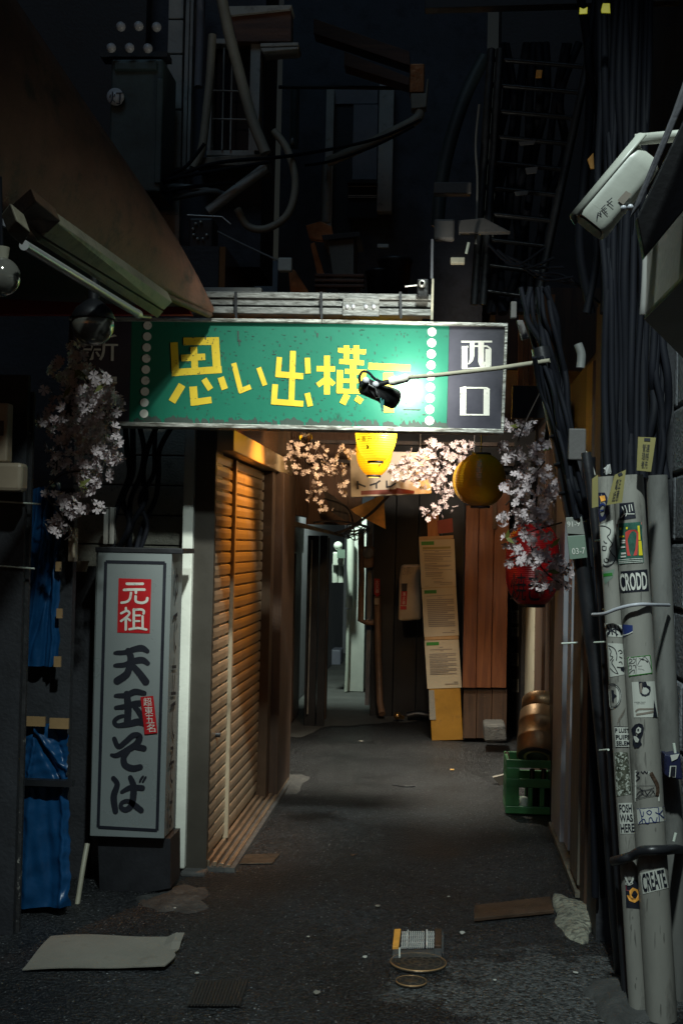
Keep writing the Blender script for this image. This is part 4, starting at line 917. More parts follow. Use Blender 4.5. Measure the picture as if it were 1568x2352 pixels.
# ---------------------------------------------------------------- cherry blossom garlands
def flower(m, c, r, n):
    n = n.normalized(); a = n.cross(Vector((.3, .2, 1))).normalized(); b = n.cross(a); t0 = random.uniform(0, 6.28)
    V = [c]; Fs = []
    cup = random.uniform(.05, .55)
    for k in range(5):
        t = t0 + k * 1.2566; w = .52
        P = lambda rr, da, h: c + (a * math.cos(t + da) + b * math.sin(t + da)) * rr * r + n * h * r
        i = len(V); h1 = cup * .5; h2 = cup + random.uniform(-.2, .2)
        V += [P(.55, -w, h1), P(.95, -w * .62, h2), P(.86, 0, h2 - .05), P(.95, w * .62, h2), P(.55, w, h1), P(.5, 0, h1 - .1)]
        Fs += [(0, i, i + 5), (0, i + 5, i + 4), (i, i + 1, i + 2, i + 5), (i + 5, i + 2, i + 3, i + 4)]
    m.add(V, Fs)
def garland(label, branches, blobs, Y, r, dy=.12, leaves=6, tone='petal', group=None, dens=1.3):
    """branches: pixel polylines; blobs: (u, v, ru, rv, n)"""
    b0 = blobs[0]; root = thing('blossom_garland', label, 'garland', py(b0[0], b0[1], Y))
    m = MB(); tw = MB()
    for P in branches: tw.tube(spline([py(u, v, Y + random.uniform(-dy, dy) * .4) for u, v in P], 6), .0035, 5)
    for u0, v0, ru, rv, n in blobs:
        hub = py(u0, v0, Y + dy * .3)
        for i in range(int(n * dens)):
            t = random.uniform(0, 6.283); q_ = math.sqrt(random.random())
            c = py(u0 + ru * q_ * math.cos(t), v0 + rv * q_ * math.sin(t), Y + random.uniform(-dy, dy))
            nn = Vector((random.uniform(-1, 1), random.uniform(-1.3, .25), random.uniform(-.8, .8)))
            flower(m, c, r * random.uniform(.72, 1.12), nn)
            if random.random() < .35: tw.tube([c + nn.normalized() * -.01, c.lerp(hub, random.uniform(.2, .45))], .0014, 4, caps=False)
    m.build('blossoms', tone, root); tw.build('twigs', 'twig', root)
    if leaves:
        m = MB()
        for i in range(leaves):
            u0, v0, ru, rv, n = random.choice(blobs); c = py(u0 + random.uniform(-ru, ru), v0 + random.uniform(-rv, rv), Y - dy * .8)
            a = Vector((random.uniform(-1, 1), random.uniform(-.4, .4), random.uniform(-1, 1))).normalized() * r * 1.2; b = Vector((a.z, 0, -a.x)) * .35
            m.add([c - a, c + b, c + a, c - b], [(0, 1, 2, 3)])
        m.build('leaves', 'leaf', root)
garland('large pale cherry blossom garland hanging left of the green sign', [[(240, 700), (215, 800), (170, 900), (140, 1000), (130, 1080)], [(190, 860), (240, 940), (260, 1000)], [(100, 1130), (145, 1090), (200, 1085), (230, 1120)], [(95, 1130), (130, 1170), (165, 1220), (150, 1240)]],
 [(178, 800, 22, 22, 10), (160, 850, 50, 28, 16), (205, 880, 45, 40, 26), (150, 900, 58, 26, 14), (215, 930, 62, 45, 48), (255, 925, 34, 40, 20), (130, 960, 45, 25, 10), (180, 985, 70, 32, 34), (235, 1000, 40, 40, 26), (265, 1040, 22, 30, 11), (180, 1040, 75, 40, 42), (160, 1075, 50, 25, 12), (225, 1085, 32, 26, 14), (200, 1110, 30, 22, 10), (178, 1165, 26, 34, 12), (225, 1165, 14, 14, 4), (140, 1150, 18, 20, 5), (135, 1205, 26, 22, 8), (115, 1130, 30, 20, 3)], 4.85, .0245, dens=1.6)
garland('pale cherry blossom garland hanging right of the sign before the red lantern', [[(1240, 900), (1190, 1010), (1185, 1100), (1200, 1200), (1240, 1300), (1300, 1350)], [(1250, 1060), (1210, 1110), (1160, 1160)], [(1290, 1200), (1220, 1220), (1170, 1240)], [(1310, 1310), (1250, 1290), (1190, 1290)]],
 [(1145, 962, 18, 20, 6), (1172, 985, 24, 20, 8), (1205, 975, 20, 22, 8), (1160, 1035, 26, 18, 8), (1190, 1060, 36, 30, 18), (1235, 1040, 26, 26, 12), (1262, 1000, 22, 30, 8), (1185, 1110, 40, 28, 22), (1240, 1105, 36, 34, 26), (1225, 1150, 50, 28, 28), (1275, 1130, 24, 36, 14), (1180, 1195, 38, 26, 20), (1235, 1195, 36, 24, 18), (1165, 1245, 20, 16, 6), (1218, 1235, 26, 18, 9), (1262, 1240, 22, 16, 7), (1215, 1275, 36, 22, 16), (1250, 1290, 44, 26, 24), (1285, 1310, 30, 30, 16), (1255, 1335, 44, 24, 20), (1300, 1335, 22, 26, 10), (1180, 1285, 22, 12, 5)], 5.5, .0245, dens=1.0)
garland('bright lamplit blossom garland right of the lit lanterns', [[(905, 1070), (960, 1060), (1030, 1050), (1085, 1030)], [(1000, 1100), (1000, 1160), (980, 1190)]],
 [(925, 1080, 34, 26, 34), (960, 1065, 46, 36, 70), (1000, 1060, 44, 42, 60), (985, 1100, 40, 28, 36), (1040, 1050, 34, 40, 34), (1065, 1020, 24, 20, 14), (990, 1022, 20, 14, 12), (1020, 1120, 34, 26, 26), (985, 1175, 24, 18, 13), (1020, 1165, 26, 20, 10)], 7.9, .021, leaves=0)
garland('sparse lamplit blossom spray under the sign above the ribbed wall', [[(700, 1010), (720, 1050), (770, 1080), (795, 1120)], [(735, 1050), (740, 1110), (720, 1140), (745, 1165)]],
 [(680, 1035, 20, 24, 14), (668, 1060, 16, 26, 10), (715, 1035, 36, 24, 24), (735, 1070, 30, 30, 20), (690, 1080, 20, 16, 8), (775, 1080, 18, 24, 12), (790, 1118, 14, 20, 10), (765, 1060, 14, 16, 7), (735, 1110, 16, 24, 9), (715, 1140, 16, 14, 6), (745, 1162, 24, 14, 9), (795, 1038, 24, 14, 12)], 7.7, .020, leaves=0)
# ================================================================ right foreground: pipes, stickers, cables
def pipe(name, label, u0, v0, u1, v1, Y, rp, mat='pipe_grey', cat='pipe'):
    B = pz(u1, v1); yb = Y
    A = py(u0, v0, yb); Bp = py(u1, v1, yb); Bp.z = 0 if abs(Bp.z) < .25 else Bp.z
    r = rp * yb / F; t = thing(name, label, cat, Bp); d = (A - Bp)
    MB().tube([Bp, Bp + d * .33, Bp + d * .66, A], r, 28).build('pipe_body', mat, t)
    return t, Cy(Bp, A, r), A, Bp, r
pA, SA, a0, a1, ra = pipe('grey_pipe', 'slim grey conduit covered in stickers between the black conduit and the wide grey pipe', 1389, 1095, 1465, 2337, 4.26, 21)
pB, SB, b0_, b1_, rb = pipe('grey_pipe', 'wide grey pipe covered in stickers, middle of three grey pipes', 1441, 1092, 1519, 2342, 4.22, 34)
pC, SC_, c0_, c1_, rc = pipe('grey_pipe', 'plain grey pipe without stickers, next to the block wall', 1507, 1092, 1560, 2300, 4.42, 24, 'pipe_darker')
zs = Z(2200, 2300, 4.703); zt = Z(2200, 2750, 3.92); z7 = Z(2100, 1600, 3.92); zr = Z(1700, 1600, 1.96)
def sticker(par, S, quad, conv, mat='sticker', label=None, off=.0012):
    o = MB().patch(S, [conv(*p) for p in quad], off, 10, 4).build('sticker', mat, par)
    if label: o['label'] = label
    return o
def prt(st, S, conv, strokes=(), texts=(), polys=(), mat='ink', name='print', off=.0022):
    m = MB()
    for i, (pts, wd) in enumerate(strokes): m.stroke(S, pts, wd, off + i * .00008, conv=conv, smooth=len(pts) > 2, sub=4)
    for i, (qd, tx) in enumerate(texts): m.text(S, [conv(*p) for p in qd], tx, off + .0004 + i * .00008)
    for i, pl in enumerate(polys): m.poly(S, [conv(*p) for p in pl], off + .0003 + i * .00008)
    return m.build(name, mat, st)
# -- wide pipe
s = sticker(pB, SB, [(650, 955), (855, 935), (890, 1165), (650, 1200)], z7, 'ink', 'black sticker with white scribble')
prt(s, SB, z7, [([(690, 1000), (720, 1090), (690, 1150)], 12), ([(730, 980), (760, 1080), (740, 1140)], 12), ([(790, 970), (800, 1080)], 12), ([(820, 965), (840, 1060)], 12), ([(670, 1165), (720, 1110), (790, 1105), (870, 1105)], 12)], mat='white_print')
s = sticker(pB, SB, [(605, 1245), (970, 1218), (1000, 1800), (630, 1835)], z7, M('poster_green', (.03, .10, .075), .35, var=.5, scale=40, bump=0), 'colourful poster sticker with red figure')
prt(s, SB, z7, polys=[[(610, 1248), (968, 1222), (970, 1260), (612, 1295)]], mat=M('poster_pink', (.55, .16, .13), .4, var=.3, scale=60, bump=0))
prt(s, SB, z7, polys=[[(655, 1305), (770, 1292), (770, 1325), (655, 1335)], [(910, 1275), (940, 1272), (955, 1480), (925, 1480)], [(925, 1490), (965, 1490), (985, 1700), (930, 1700)], [(650, 1420), (720, 1415), (720, 1440), (650, 1445)]], mat='bright_yellow')
prt(s, SB, z7, polys=[[(735, 1370), (790, 1335), (880, 1330), (925, 1365), (925, 1470), (915, 1600), (905, 1700), (765, 1705), (750, 1600), (740, 1500)]], mat=M('poster_red', (.50, .06, .05), .35, var=.15, bump=0), off=.003)
prt(s, SB, z7, [([(640, 1765), (820, 1752), (985, 1742)], 9), ([(640, 1790), (820, 1778), (990, 1768)], 9), ([(640, 1812), (820, 1802), (990, 1792)], 9), ([(670, 1490), (735, 1487)], 22), ([(670, 1520), (735, 1517)], 18), ([(670, 1585), (735, 1580)], 22), ([(675, 1675), (745, 1670)], 26), ([(670, 1720), (745, 1716)], 22)], mat='white_print', off=.0034)
s = sticker(pB, SB, [(1100, 967), (1310, 950), (1322, 1105), (1115, 1121)], zr, 'ink', 'black sticker with tall white letters')
prt(s, SB, zr, texts=[([(1107, 982), (1303, 967), (1312, 1094), (1120, 1108)], 'CRODD')], mat='white_print')
s = sticker(pB, SB, [(1130, 1345), (1205, 1352), (1205, 1400), (1135, 1440)], zr, 'blue_print', 'blue scrap of sticker')
prt(s, SB, zr, [([(1130, 1425), (1170, 1415), (1205, 1398)], 7)], mat='white_print')
s = sticker(pB, SB, [(440, 500), (850, 460), (885, 780), (470, 835)], zs, 'sticker', 'white sticker with green border and drawing')
prt(s, SB, zs, [([(448, 510), (842, 470)], 15), ([(842, 470), (874, 772)], 15), ([(874, 772), (478, 826)], 15), ([(478, 826), (448, 510)], 9)], mat='green_print')
prt(s, SB, zs, [([(470, 560), (500, 530), (530, 560), (480, 600)], 8), ([(540, 530), (585, 540), (560, 600), (470, 610)], 8), ([(600, 510), (600, 640), (595, 800)], 8), ([(460, 660), (510, 640), (520, 700), (470, 720)], 8), ([(540, 650), (580, 640), (590, 690)], 8), ([(480, 780), (520, 740), (570, 720), (560, 780)], 8), ([(620, 640), (680, 540), (760, 490)], 6), ([(650, 520), (740, 545), (800, 580)], 7), ([(630, 660), (700, 650)], 5), ([(630, 700), (690, 705), (740, 725)], 5), ([(760, 500), (820, 580), (860, 700)], 6)], polys=[[(670, 535), (740, 530), (720, 555)], [(770, 555), (805, 575), (795, 595), (770, 570)]])
s = sticker(pB, SB, [(522, 930), (915, 915), (975, 1535), (560, 1540)], zs, 'sticker', 'black and white portrait sticker')
prt(s, SB, zs, texts=[([(560, 1265), (760, 1262), (765, 1310), (600, 1312)], 'made here\nby hand')], polys=[[(640, 925), (770, 922), (790, 985), (845, 1010), (850, 1080), (825, 1150), (760, 1178), (700, 1165), (660, 1110)]], mat='ink')
prt(s, SB, zs, [([(590, 1440), (640, 1400), (760, 1395), (910, 1392)], 30), ([(600, 1490), (740, 1470), (900, 1440)], 34)], polys=[[(655, 960), (700, 940), (705, 1110), (670, 1120)]], mat='grey_print')
prt(s, SB, zs, polys=[[(905, 1230), (940, 1390), (968, 1528), (890, 1530), (900, 1440)]], mat='ink', off=.0030)
s = prt(pB, SB, zs, polys=[[(515, 1740), (580, 1660), (650, 1640), (710, 1660), (735, 1730), (715, 1830), (680, 1900), (675, 1960), (700, 2000), (640, 2060), (570, 2065), (540, 1990), (540, 1850)]], mat='ink', name='sticker')
prt(s, SB, zs, polys=[[(600, 1740), (640, 1700), (685, 1730), (680, 1790), (630, 1820), (595, 1790)], [(555, 1860), (600, 1865), (650, 1920), (630, 1970), (590, 1965), (560, 1910)]], mat='sticker', off=.0034)
prt(s, SB, zs, polys=[[(620, 1740), (650, 1735), (645, 1770), (622, 1772)]], mat='ink', off=.0044)
s = prt(pB, SB, zt, polys=[[(480, 280), (690, 290), (760, 400), (830, 500), (835, 722), (480, 725)]], mat='sticker', name='sticker')
prt(s, SB, zt, [([(490, 300), (540, 310), (500, 350), (550, 380), (495, 430)], 12), ([(570, 290), (600, 320), (620, 290), (650, 320), (670, 290)], 11), ([(500, 520), (560, 540), (600, 600), (550, 640), (490, 690)], 9), ([(500, 640), (560, 570), (660, 560), (760, 525)], 9), ([(560, 580), (640, 640), (720, 560), (770, 620)], 8), ([(500, 690), (640, 660), (780, 640)], 7), ([(620, 560), (680, 640), (760, 560)], 7), ([(480, 500), (830, 495)], 4)])
prt(s, SB, zt, [([(710, 310), (760, 400), (800, 480), (810, 560), (800, 640)], 50)], mat='rust_plate', off=.0036)
s = sticker(pB, SB, [(505, 830), (905, 800), (940, 1005), (525, 1050)], zt, 'sticker', 'white sticker with looping blue hand lettering')
prt(s, SB, zt, [([(550, 835), (575, 930), (600, 930), (605, 870)], 12), ([(690, 850), (650, 880), (690, 915), (720, 880), (690, 850)], 12), ([(540, 1035), (590, 985), (620, 985), (640, 1030), (680, 1035), (690, 965), (720, 960), (740, 1005), (780, 1020), (800, 950)], 12), ([(820, 815), (825, 900), (835, 1000)], 12), ([(880, 850), (830, 900), (775, 880)], 12), ([(830, 900), (905, 965)], 12), ([(575, 930), (590, 1030)], 11), ([(505, 832), (905, 802)], 6), ([(525, 1048), (940, 1004)], 6)], mat='blue_print')
s = sticker(pB, SB, [(560, 1752), (900, 1675), (965, 1965), (595, 2057)], zt, 'sticker', 'tilted white sticker with bold black word')
prt(s, SB, zt, texts=[([(572, 1768), (893, 1695), (948, 1952), (602, 2036)], 'CREATE')])
# -- slim pipe
s = prt(pA, SA, z7, polys=[[(345, 800), (440, 800), (480, 870), (480, 960), (510, 1100), (440, 1190), (370, 1225), (350, 1100)]], mat='navy_can', name='sticker')
prt(s, SA, z7, polys=[[(365, 850), (440, 840), (455, 910), (390, 930)]], mat='orange_edge', off=.003); prt(s, SA, z7, [([(360, 1000), (410, 960), (450, 990)], 26), ([(375, 1060), (430, 1050)], 20)], mat='blue_print', off=.0034)
s = sticker(pA, SA, [(370, 1265), (560, 1190), (605, 1800), (400, 1860)], z7, 'sticker', 'worn pale sticker with black drawn outline')
prt(s, SA, z7, [([(375, 1275), (450, 1285), (520, 1330), (515, 1390), (480, 1430), (510, 1480), (550, 1540), (510, 1600), (540, 1670), (590, 1730), (570, 1800), (480, 1860), (410, 1830)], 13), ([(425, 1490), (445, 1520), (475, 1525)], 11), ([(450, 1570), (410, 1570), (410, 1620), (455, 1625), (460, 1570)], 11), ([(455, 1740), (490, 1760), (480, 1800), (440, 1790), (430, 1750)], 12)])
s = sticker(pA, SA, [(415, 1940), (580, 1895), (560, 2010), (440, 2120)], z7, 'tag_green', 'torn pale green sticker')
prt(s, SA, z7, [([(420, 1985), (550, 1970)], 44)], mat='green_print')
s = sticker(pA, SA, [(1000, 1335), (1125, 1350), (1135, 1438), (1020, 1432)], zr, 'sticker', 'white sticker with black brush scribble')
prt(s, SA, zr, [([(1015, 1350), (1040, 1400), (1020, 1425)], 9), ([(1045, 1345), (1060, 1420)], 9), ([(1075, 1348), (1090, 1430)], 9), ([(1100, 1352), (1125, 1420)], 9), ([(1020, 1410), (1075, 1380), (1130, 1400)], 8), ([(1030, 1370), (1100, 1420)], 7)])
s = sticker(pA, SA, [(110, 258), (380, 270), (395, 800), (150, 845)], zs, 'sticker', 'white sticker with ink doodles')
prt(s, SA, zs, [([(120, 300), (220, 350), (265, 450), (260, 560)], 14), ([(130, 340), (170, 400), (150, 470), (200, 500), (150, 560)], 10), ([(210, 540), (180, 600), (230, 680), (290, 790)], 13), ([(150, 690), (220, 760), (290, 790)], 9), ([(290, 400), (330, 380), (360, 420), (320, 440)], 12), ([(310, 490), (360, 520)], 14), ([(300, 590), (340, 580), (360, 620)], 12), ([(270, 670), (340, 680), (390, 670)], 16)], polys=[[(330, 690), (395, 690), (390, 760), (340, 730)]])
s = MB().disc(SA, *zs(190, 1170), 160 / 4.703 * .6272, 220 / 4.703 * .6272, .0014, 32).build('sticker', 'sticker', pA); s['label'] = 'round white emblem sticker with dark rim'
prt(s, SA, zs, [([(190 + 150 * math.cos(t / 16 * 6.283), 1170 + 208 * math.sin(t / 16 * 6.283)) for t in range(17)], 12), ([(190 + 128 * math.cos(t / 16 * 6.283), 1170 + 182 * math.sin(t / 16 * 6.283)) for t in range(17)], 8)], polys=[[(170, 1060), (215, 1075), (220, 1130), (270, 1170), (220, 1200), (215, 1280), (185, 1260), (180, 1150)]])
prt(pA, SA, zs, [([(300 + i * 14, 1480 - i * 22 + 60), (300 + i * 14 - 30, 1480 - i * 22 + 190)], 4) for i in range(9)], mat='grey_print', name='lined_print')
s = sticker(pA, SA, [(225, 1690), (490, 1700), (525, 2050), (248, 2055)], zs, 'sticker', 'white sticker with three rows of hand lettering')
prt(s, SA, zs, [([(225, 1694), (488, 1704)], 10), ([(248, 2050), (522, 2046)], 8)], texts=[([(235, 1725), (478, 1730), (484, 1800), (240, 1800)], 'P LUST'), ([(245, 1840), (485, 1840), (490, 1915), (250, 1920)], 'PUIFS'), ([(255, 1945), (490, 1945), (500, 2020), (262, 2025)], 'SELEM')])
s = sticker(pA, SA, [(190, 20), (380, 20), (432, 620), (222, 652)], zt, M('dark_collage', (.07, .075, .055), .35, var=.7, scale=45, bump=0, col2=(.45, .48, .42), lo=.52, hi=.56), 'dark photo collage sticker, torn at its foot')
s = sticker(pA, SA, [(245, 752), (438, 742), (496, 1185), (275, 1190)], zt, 'sticker', 'white sticker with three rows of block capitals')
prt(s, SA, zt, texts=[([(252, 768), (432, 762), (440, 880), (262, 888)], 'FOSH'), ([(262, 910), (442, 908), (458, 1015), (268, 1022)], 'WAS'), ([(272, 1050), (468, 1040), (476, 1165), (286, 1170)], 'HERE')])
s = sticker(pA, SA, [(345, 1862), (552, 1850), (576, 2268), (356, 2250)], zt, 'ink', 'dark red and orange picture sticker')
prt(s, SA, zt, polys=[[(350, 1920), (550, 1880), (555, 1960), (400, 2010), (355, 2000)]], mat=M('sticker_crimson', (.20, .015, .03), .4, var=.2, bump=0))
prt(s, SA, zt, polys=[[(400, 2010), (450, 1960), (520, 1990), (545, 2060), (550, 2130), (480, 2180), (400, 2150), (365, 2070), (410, 2075)]], mat='orange_edge', off=.003)
prt(s, SA, zt, [([(335, 1790), (375, 1880), (395, 1920)], 26), ([(465, 1790), (440, 1870), (400, 1920)], 26), ([(345, 1900), (400, 1915), (450, 1890)], 34)], mat='sticker', off=.0036)
prt(s, SA, zt, [([(440, 2070), (460, 2050)], 10), ([(470, 2060), (490, 2050)], 10), ([(430, 2110), (470, 2120), (500, 2100)], 8), ([(360, 1905), (385, 1912)], 9), ([(415, 1908), (440, 1898)], 9)], mat='ink', off=.0046)
for par, S, ua, ub in ((pA, SA, (1378, 1452), (1400, 1478)), (pB, SB, (1412, 1488), (1470, 1545))):
    m = MB()
    for i in range(22):
        f = random.random() ** .6; v = 1110 + f * 1200; lo_ = ua[0] + (ua[1] - ua[0]) * f + 4; hi_ = ub[0] + (ub[1] - ub[0]) * f - 8
        u = random.uniform(lo_, hi_); w_ = random.uniform(.6, 2.6); L_ = random.uniform(5, 46); k = random.uniform(-.05, .25)
        m.poly(S, [(u, v), (u + w_, v + 2), (u + w_ * .8 + L_ * k * .3, v + L_ * .7), (u + L_ * k * .4, v + L_), (u - w_ * .6, v + L_ * .5)], .0005 + i * .00001)
    m.build('grime_streaks', M('pipe_grime', (.12, .117, .103), .7, var=.4, bump=0), par)
# -- bands that tie the pipes together
def band(name, label, cat, mat, P, r): return tag(MB().tube(spline(P, 8), r, 8).build(name, mat), label, cat)
band('metal_band', 'thin steel band strapped round the grey pipes below the poster stickers', 'band', 'silver_frame', [py(1360, 1412, 4.30), py(1385, 1410, 4.215), py(1412, 1400, 4.18), py(1440, 1392, 4.155), py(1470, 1388, 4.15), py(1500, 1389, 4.20), py(1535, 1390, 4.35)], .006)
band('rubber_strap', 'thick black rubber strap tied round the grey pipes above the tilted sticker', 'strap', 'rubber', [py(1408, 1978, 4.30), py(1425, 1974, 4.215), py(1450, 1966, 4.195), py(1470, 1955, 4.165), py(1500, 1953, 4.145), py(1530, 1952, 4.18), py(1550, 1950, 4.30), py(1562, 1952, 4.40)], .016)

# black conduit leaning in front of the door
P = [(1240, 800, 4.75), (1262, 900, 4.74), (1288, 1010, 4.73), (1308, 1120, 4.72), (1325, 1220, 4.70), (1335, 1290, 4.70), (1370, 1547, 4.66), (1396, 1811, 4.62), (1419, 2117, 4.60)]
cdt = thing('black_conduit', 'thick black conduit leaning down to the ground left of the grey pipes', 'conduit', pz(1430, 2240))
MB().tube([py(*p) for p in P] + [pz(1430, 2235, .0)], [.034, .036, .038, .040, .036, .031, .030, .030, .030, .030], 14).build('conduit_body', 'rubber', cdt)
m = MB()
for v, r in [(1000, .042), (1064, .044), (1130, .045), (1308, .034)]:
    u = 1288 + (v - 1010) * .17 if v < 1120 else 1308 + (v - 1120) * .16; m = MB(); m.lathe([(r - .006, -.006), (r, -.005), (r, .005), (r - .006, .006)], py(u, v, 4.72), 14, (0.17, 0, -1)); m.build('collar', 'cable', cdt)
for (qd, lb, mt, tx, tq) in [([(725, 580), (840, 572), (862, 702), (735, 694)], 'pale grey hand marked plate, upper of two on the black conduit', 'tag_grey', '91-9', [(735, 608), (822, 604), (826, 642), (738, 646)]), ([(735, 712), (862, 704), (880, 866), (755, 880)], 'green and grey hand marked plate, lower of two on the black conduit', 'tag_green', '03-7', [(768, 800), (862, 792), (866, 838), (772, 844)])]:
    t = thing('cable_plate', lb, 'plate', py(*zr(*qd[3]), 4.63))
    MB().pbox([zr(*p) for p in qd], 4.635, .01).build('plate', mt, t, bevel=.001)
    MB().text(PY(4.635), [zr(*p) for p in tq], tx, .002).build('handwriting', 'white_print', t)
tube_thing('thin_conduit', 'second black conduit standing close behind the slim grey pipe', 'conduit', 'rubber', [(1345, 1040, 4.5), (1366, 1200, 4.48), (1384, 1400, 4.45), (1402, 1700, 4.42), (1424, 2050, 4.40), (1440, 2290, 4.36)], .018, 10)
for i, (v, u0, u1) in enumerate([(1240, 1366, 1400), (1398, 1384, 1412), (1474, 1364, 1404), (1476, 1288, 1326), (1722, 1376, 1396)]):
    tube_thing('wire_tie', ['white wire tie beside the drawn sticker', 'bright wire tie level with the steel band', 'white wire tie just below the steel band', 'white cord tied across the door frame', 'pale tape round the lower black conduit'][i], 'tie', 'white_pvc', [(u0, v + 2, 4.40 if i != 3 else 4.9), (u1, v, 4.30 if i != 3 else 4.9)], .004, 6)

# black cable bundles dropping behind the pipes
def cable_run(name, label, n, top, bot, Y, r, wob=.012, mat='cable'):
    t = thing(name, label, 'cables', py((bot[0] + bot[1]) / 2, bot[2], Y))
    for i in range(n):
        f = (i + .5) / n; ut = top[0] + (top[1] - top[0]) * f; ub = bot[0] + (bot[1] - bot[0]) * f
        Q = [py(ut + (ub - ut) * s + random.uniform(-3, 3), top[2] + (bot[2] - top[2]) * s, Y + random.uniform(-.05, .05)) + Vector((random.uniform(-wob, wob), 0, 0)) for s in (0, .2, .4, .6, .8, 1)]
        MB().tube(spline(Q, 6), r * random.uniform(.75, 1.25), 8).build('cable', mat, t)
cable_run('cable_bundle', 'thick fall of black cables running down into the tops of the grey pipes', 16, (1372, 1492, -30), (1385, 1478, 1098), 4.4, .0125)
cable_run('cable_bundle', 'black cables hanging behind the block wall edge above the plain pipe', 5, (1495, 1530, 700), (1488, 1528, 1100), 4.5, .013)
cable_run('cable_bundle', 'loose black cables gathered at the base of the sign lamp arm', 8, (1195, 1262, 660), (1258, 1325, 1010), 4.8, .010, .02)
cable_run('cable_bundle', 'black cables bundled down the leaning conduit above the plates', 6, (1225, 1265, 820), (1318, 1350, 1190), 4.66, .008, .012)
cable_run('cable_bundle', 'stiff black cables beside the weathered door post', 3, (1342, 1362, 1050), (1362, 1384, 2060), 5.0, .012, .004)
box_thing('junction_box', 'grey junction box strapped to the cables right of the blossoms', 'box', 'dim_plate', 1305, 984, 1345, 1056, 4.62, .06, .004)
box_thing('junction_box', 'slim pale bracket plate above the navy end panel', 'bracket', 'dim_plate', 1172, 692, 1186, 730, 4.95, .03, .003)
poly_thing('bracket_plate', 'tilted pale bracket beside the top right corner of the green sign', 'bracket', 'dim_plate', [(1186, 735), (1200, 735), (1215, 775), (1198, 780)], 4.95, .03)
tube_thing('white_conduit', 'short pale pipe end amid the black cables right of the sign', 'pipe', 'cable_grey', [(1326, 790, 4.6), (1334, 815, 4.6), (1332, 845, 4.6)], .016, 10)
poly_thing('pale_strip', 'pale painted strip behind the leaning conduit', 'strip', 'siding_white', [(1344, 1035), (1352, 1040), (1368, 1092), (1348, 1088)], 4.7, .03)
# paper tags
for qd, Y, lb, tx in [([(920, 0), (1175, 10), (1105, 500), (900, 480)], 4.12, 'upright yellow paper tag with inked characters on the black cables', '管理者\n連絡先'), ([(585, 545), (745, 470), (690, 940), (470, 980)], 4.06, 'tilted dull yellow tag hanging before the wide grey pipe', '電話線\n注意')]:
    t = thing('paper_tag', lb, 'tag', py(*z7(*qd[3]), Y)); cx = [z7(*p) for p in qd]
    MB().pbox(cx, Y, .006).build('card', 'yellow_tag', t)
    c_ = [Vector((*p, 0)) for p in cx]; L_ = lambda x, y: tuple(((c_[0] * (1 - x) + c_[1] * x) * (1 - y) + (c_[3] * (1 - x) + c_[2] * x) * y)[:2])
    MB().text(PY(Y), [L_(.28, .2), L_(.72, .2), L_(.72, .92), L_(.28, .92)], '\n'.join(a + b for a, b in zip(*tx.split('\n'))), .002).build('writing', 'ink', t)
    MB().stroke(PY(Y), [L_(.35, .07), L_(.7, .07)], 7, .002).build('slot', 'ink', t)
tag(MB().pbox([z7(262, 600), z7(345, 540), z7(350, 1000), z7(258, 1020)], 4.2, .01).build('yellow_strip', 'yellow_tag'), 'narrow olive yellow strip left of the tilted tag', 'strip')
m = MB(); pts = [py(*z7(random.uniform(420, 550), random.uniform(370, 560)), 4.1 + random.uniform(-.02, .02)) for _ in range(26)]
for i in range(22): m.add(random.sample(pts, 3), [(0, 1, 2)])
tag(m.build('crumpled_wrap', 'tube_glass'), 'crumpled clear plastic wrap stuck between cables and pipe tops', 'wrap')
# crushed pack wedged behind the plain pipe
pk = thing('crushed_pack', 'crushed navy drink carton with white barcode wedged beside the plain pipe', 'carton', py(1548, 1788, 4.28))
MB().pbox([zt(905, 40), zt(985, 60), zt(1130, 30), zt(1170, 420), zt(960, 385), zt(905, 340)], 4.28, .07).build('carton', 'navy_can', pk, bevel=.005)
m = MB(); m.poly(PY(4.28), [zt(990, 60), zt(1120, 40), zt(1090, 110), zt(1010, 150)], .004); m.poly(PY(4.28), [zt(985, 215), zt(1075, 212), zt(1065, 380), zt(970, 372)], .004); m.build('white_label', 'sticker', pk)
m = MB()
for i in range(8): m.stroke(PY(4.28), [zt(1000 - i * 2, 232 + i * 18), zt(1066 - i, 230 + i * 18)], 2.2, .0055 + i * .0001)
m.text(PY(4.28), [zt(905, 90), zt(945, 100), zt(940, 260), zt(900, 250)], 'ス\nト\nア', .0056); m.build('barcode', 'ink', pk)
MB().tube([py(*zt(1062, 40), 4.3), py(*zt(1040, -110), 4.3)], .005, 8).build('straw', 'white_pvc', pk)
tube_thing('cigarette_butt', 'white paper stub stuck above the rubber strap', 'stub', 'white_pvc', [(1546, 1975 - 43, 4.3), (1551, 1956 - 43, 4.3)], .005, 8)
for i, (u, v, sy) in enumerate([(1535, 1932, 0)]): pass

# ---------------------------------------------------------------- sign box and camera at the upper right
zb = 1.95
bx = thing('overhead_sign_box', 'large blank beige sign box overhanging at the right edge, seen from below', 'sign', pz(1560, 740, zb))
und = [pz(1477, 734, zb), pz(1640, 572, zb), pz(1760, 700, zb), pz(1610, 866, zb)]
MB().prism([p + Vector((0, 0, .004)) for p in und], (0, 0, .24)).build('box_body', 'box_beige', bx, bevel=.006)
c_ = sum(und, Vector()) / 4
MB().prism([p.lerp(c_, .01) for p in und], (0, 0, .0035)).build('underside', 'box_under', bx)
tube_thing('box_seam', 'pale sealant bead down the corner of the beige sign box', 'trim', 'tube_glass', [(1481, 588, 2.5), (1479, 650, 2.5), (1474, 722, 2.5)], .006, 8)
poly_thing('steel_beam', 'sloping grey steel beam in front of the beige sign box', 'beam', 'grey_wall', [(1450, 492), (1470, 470), (1590, 190), (1590, 130), (1548, 250), (1466, 450)], 2.02, .03)
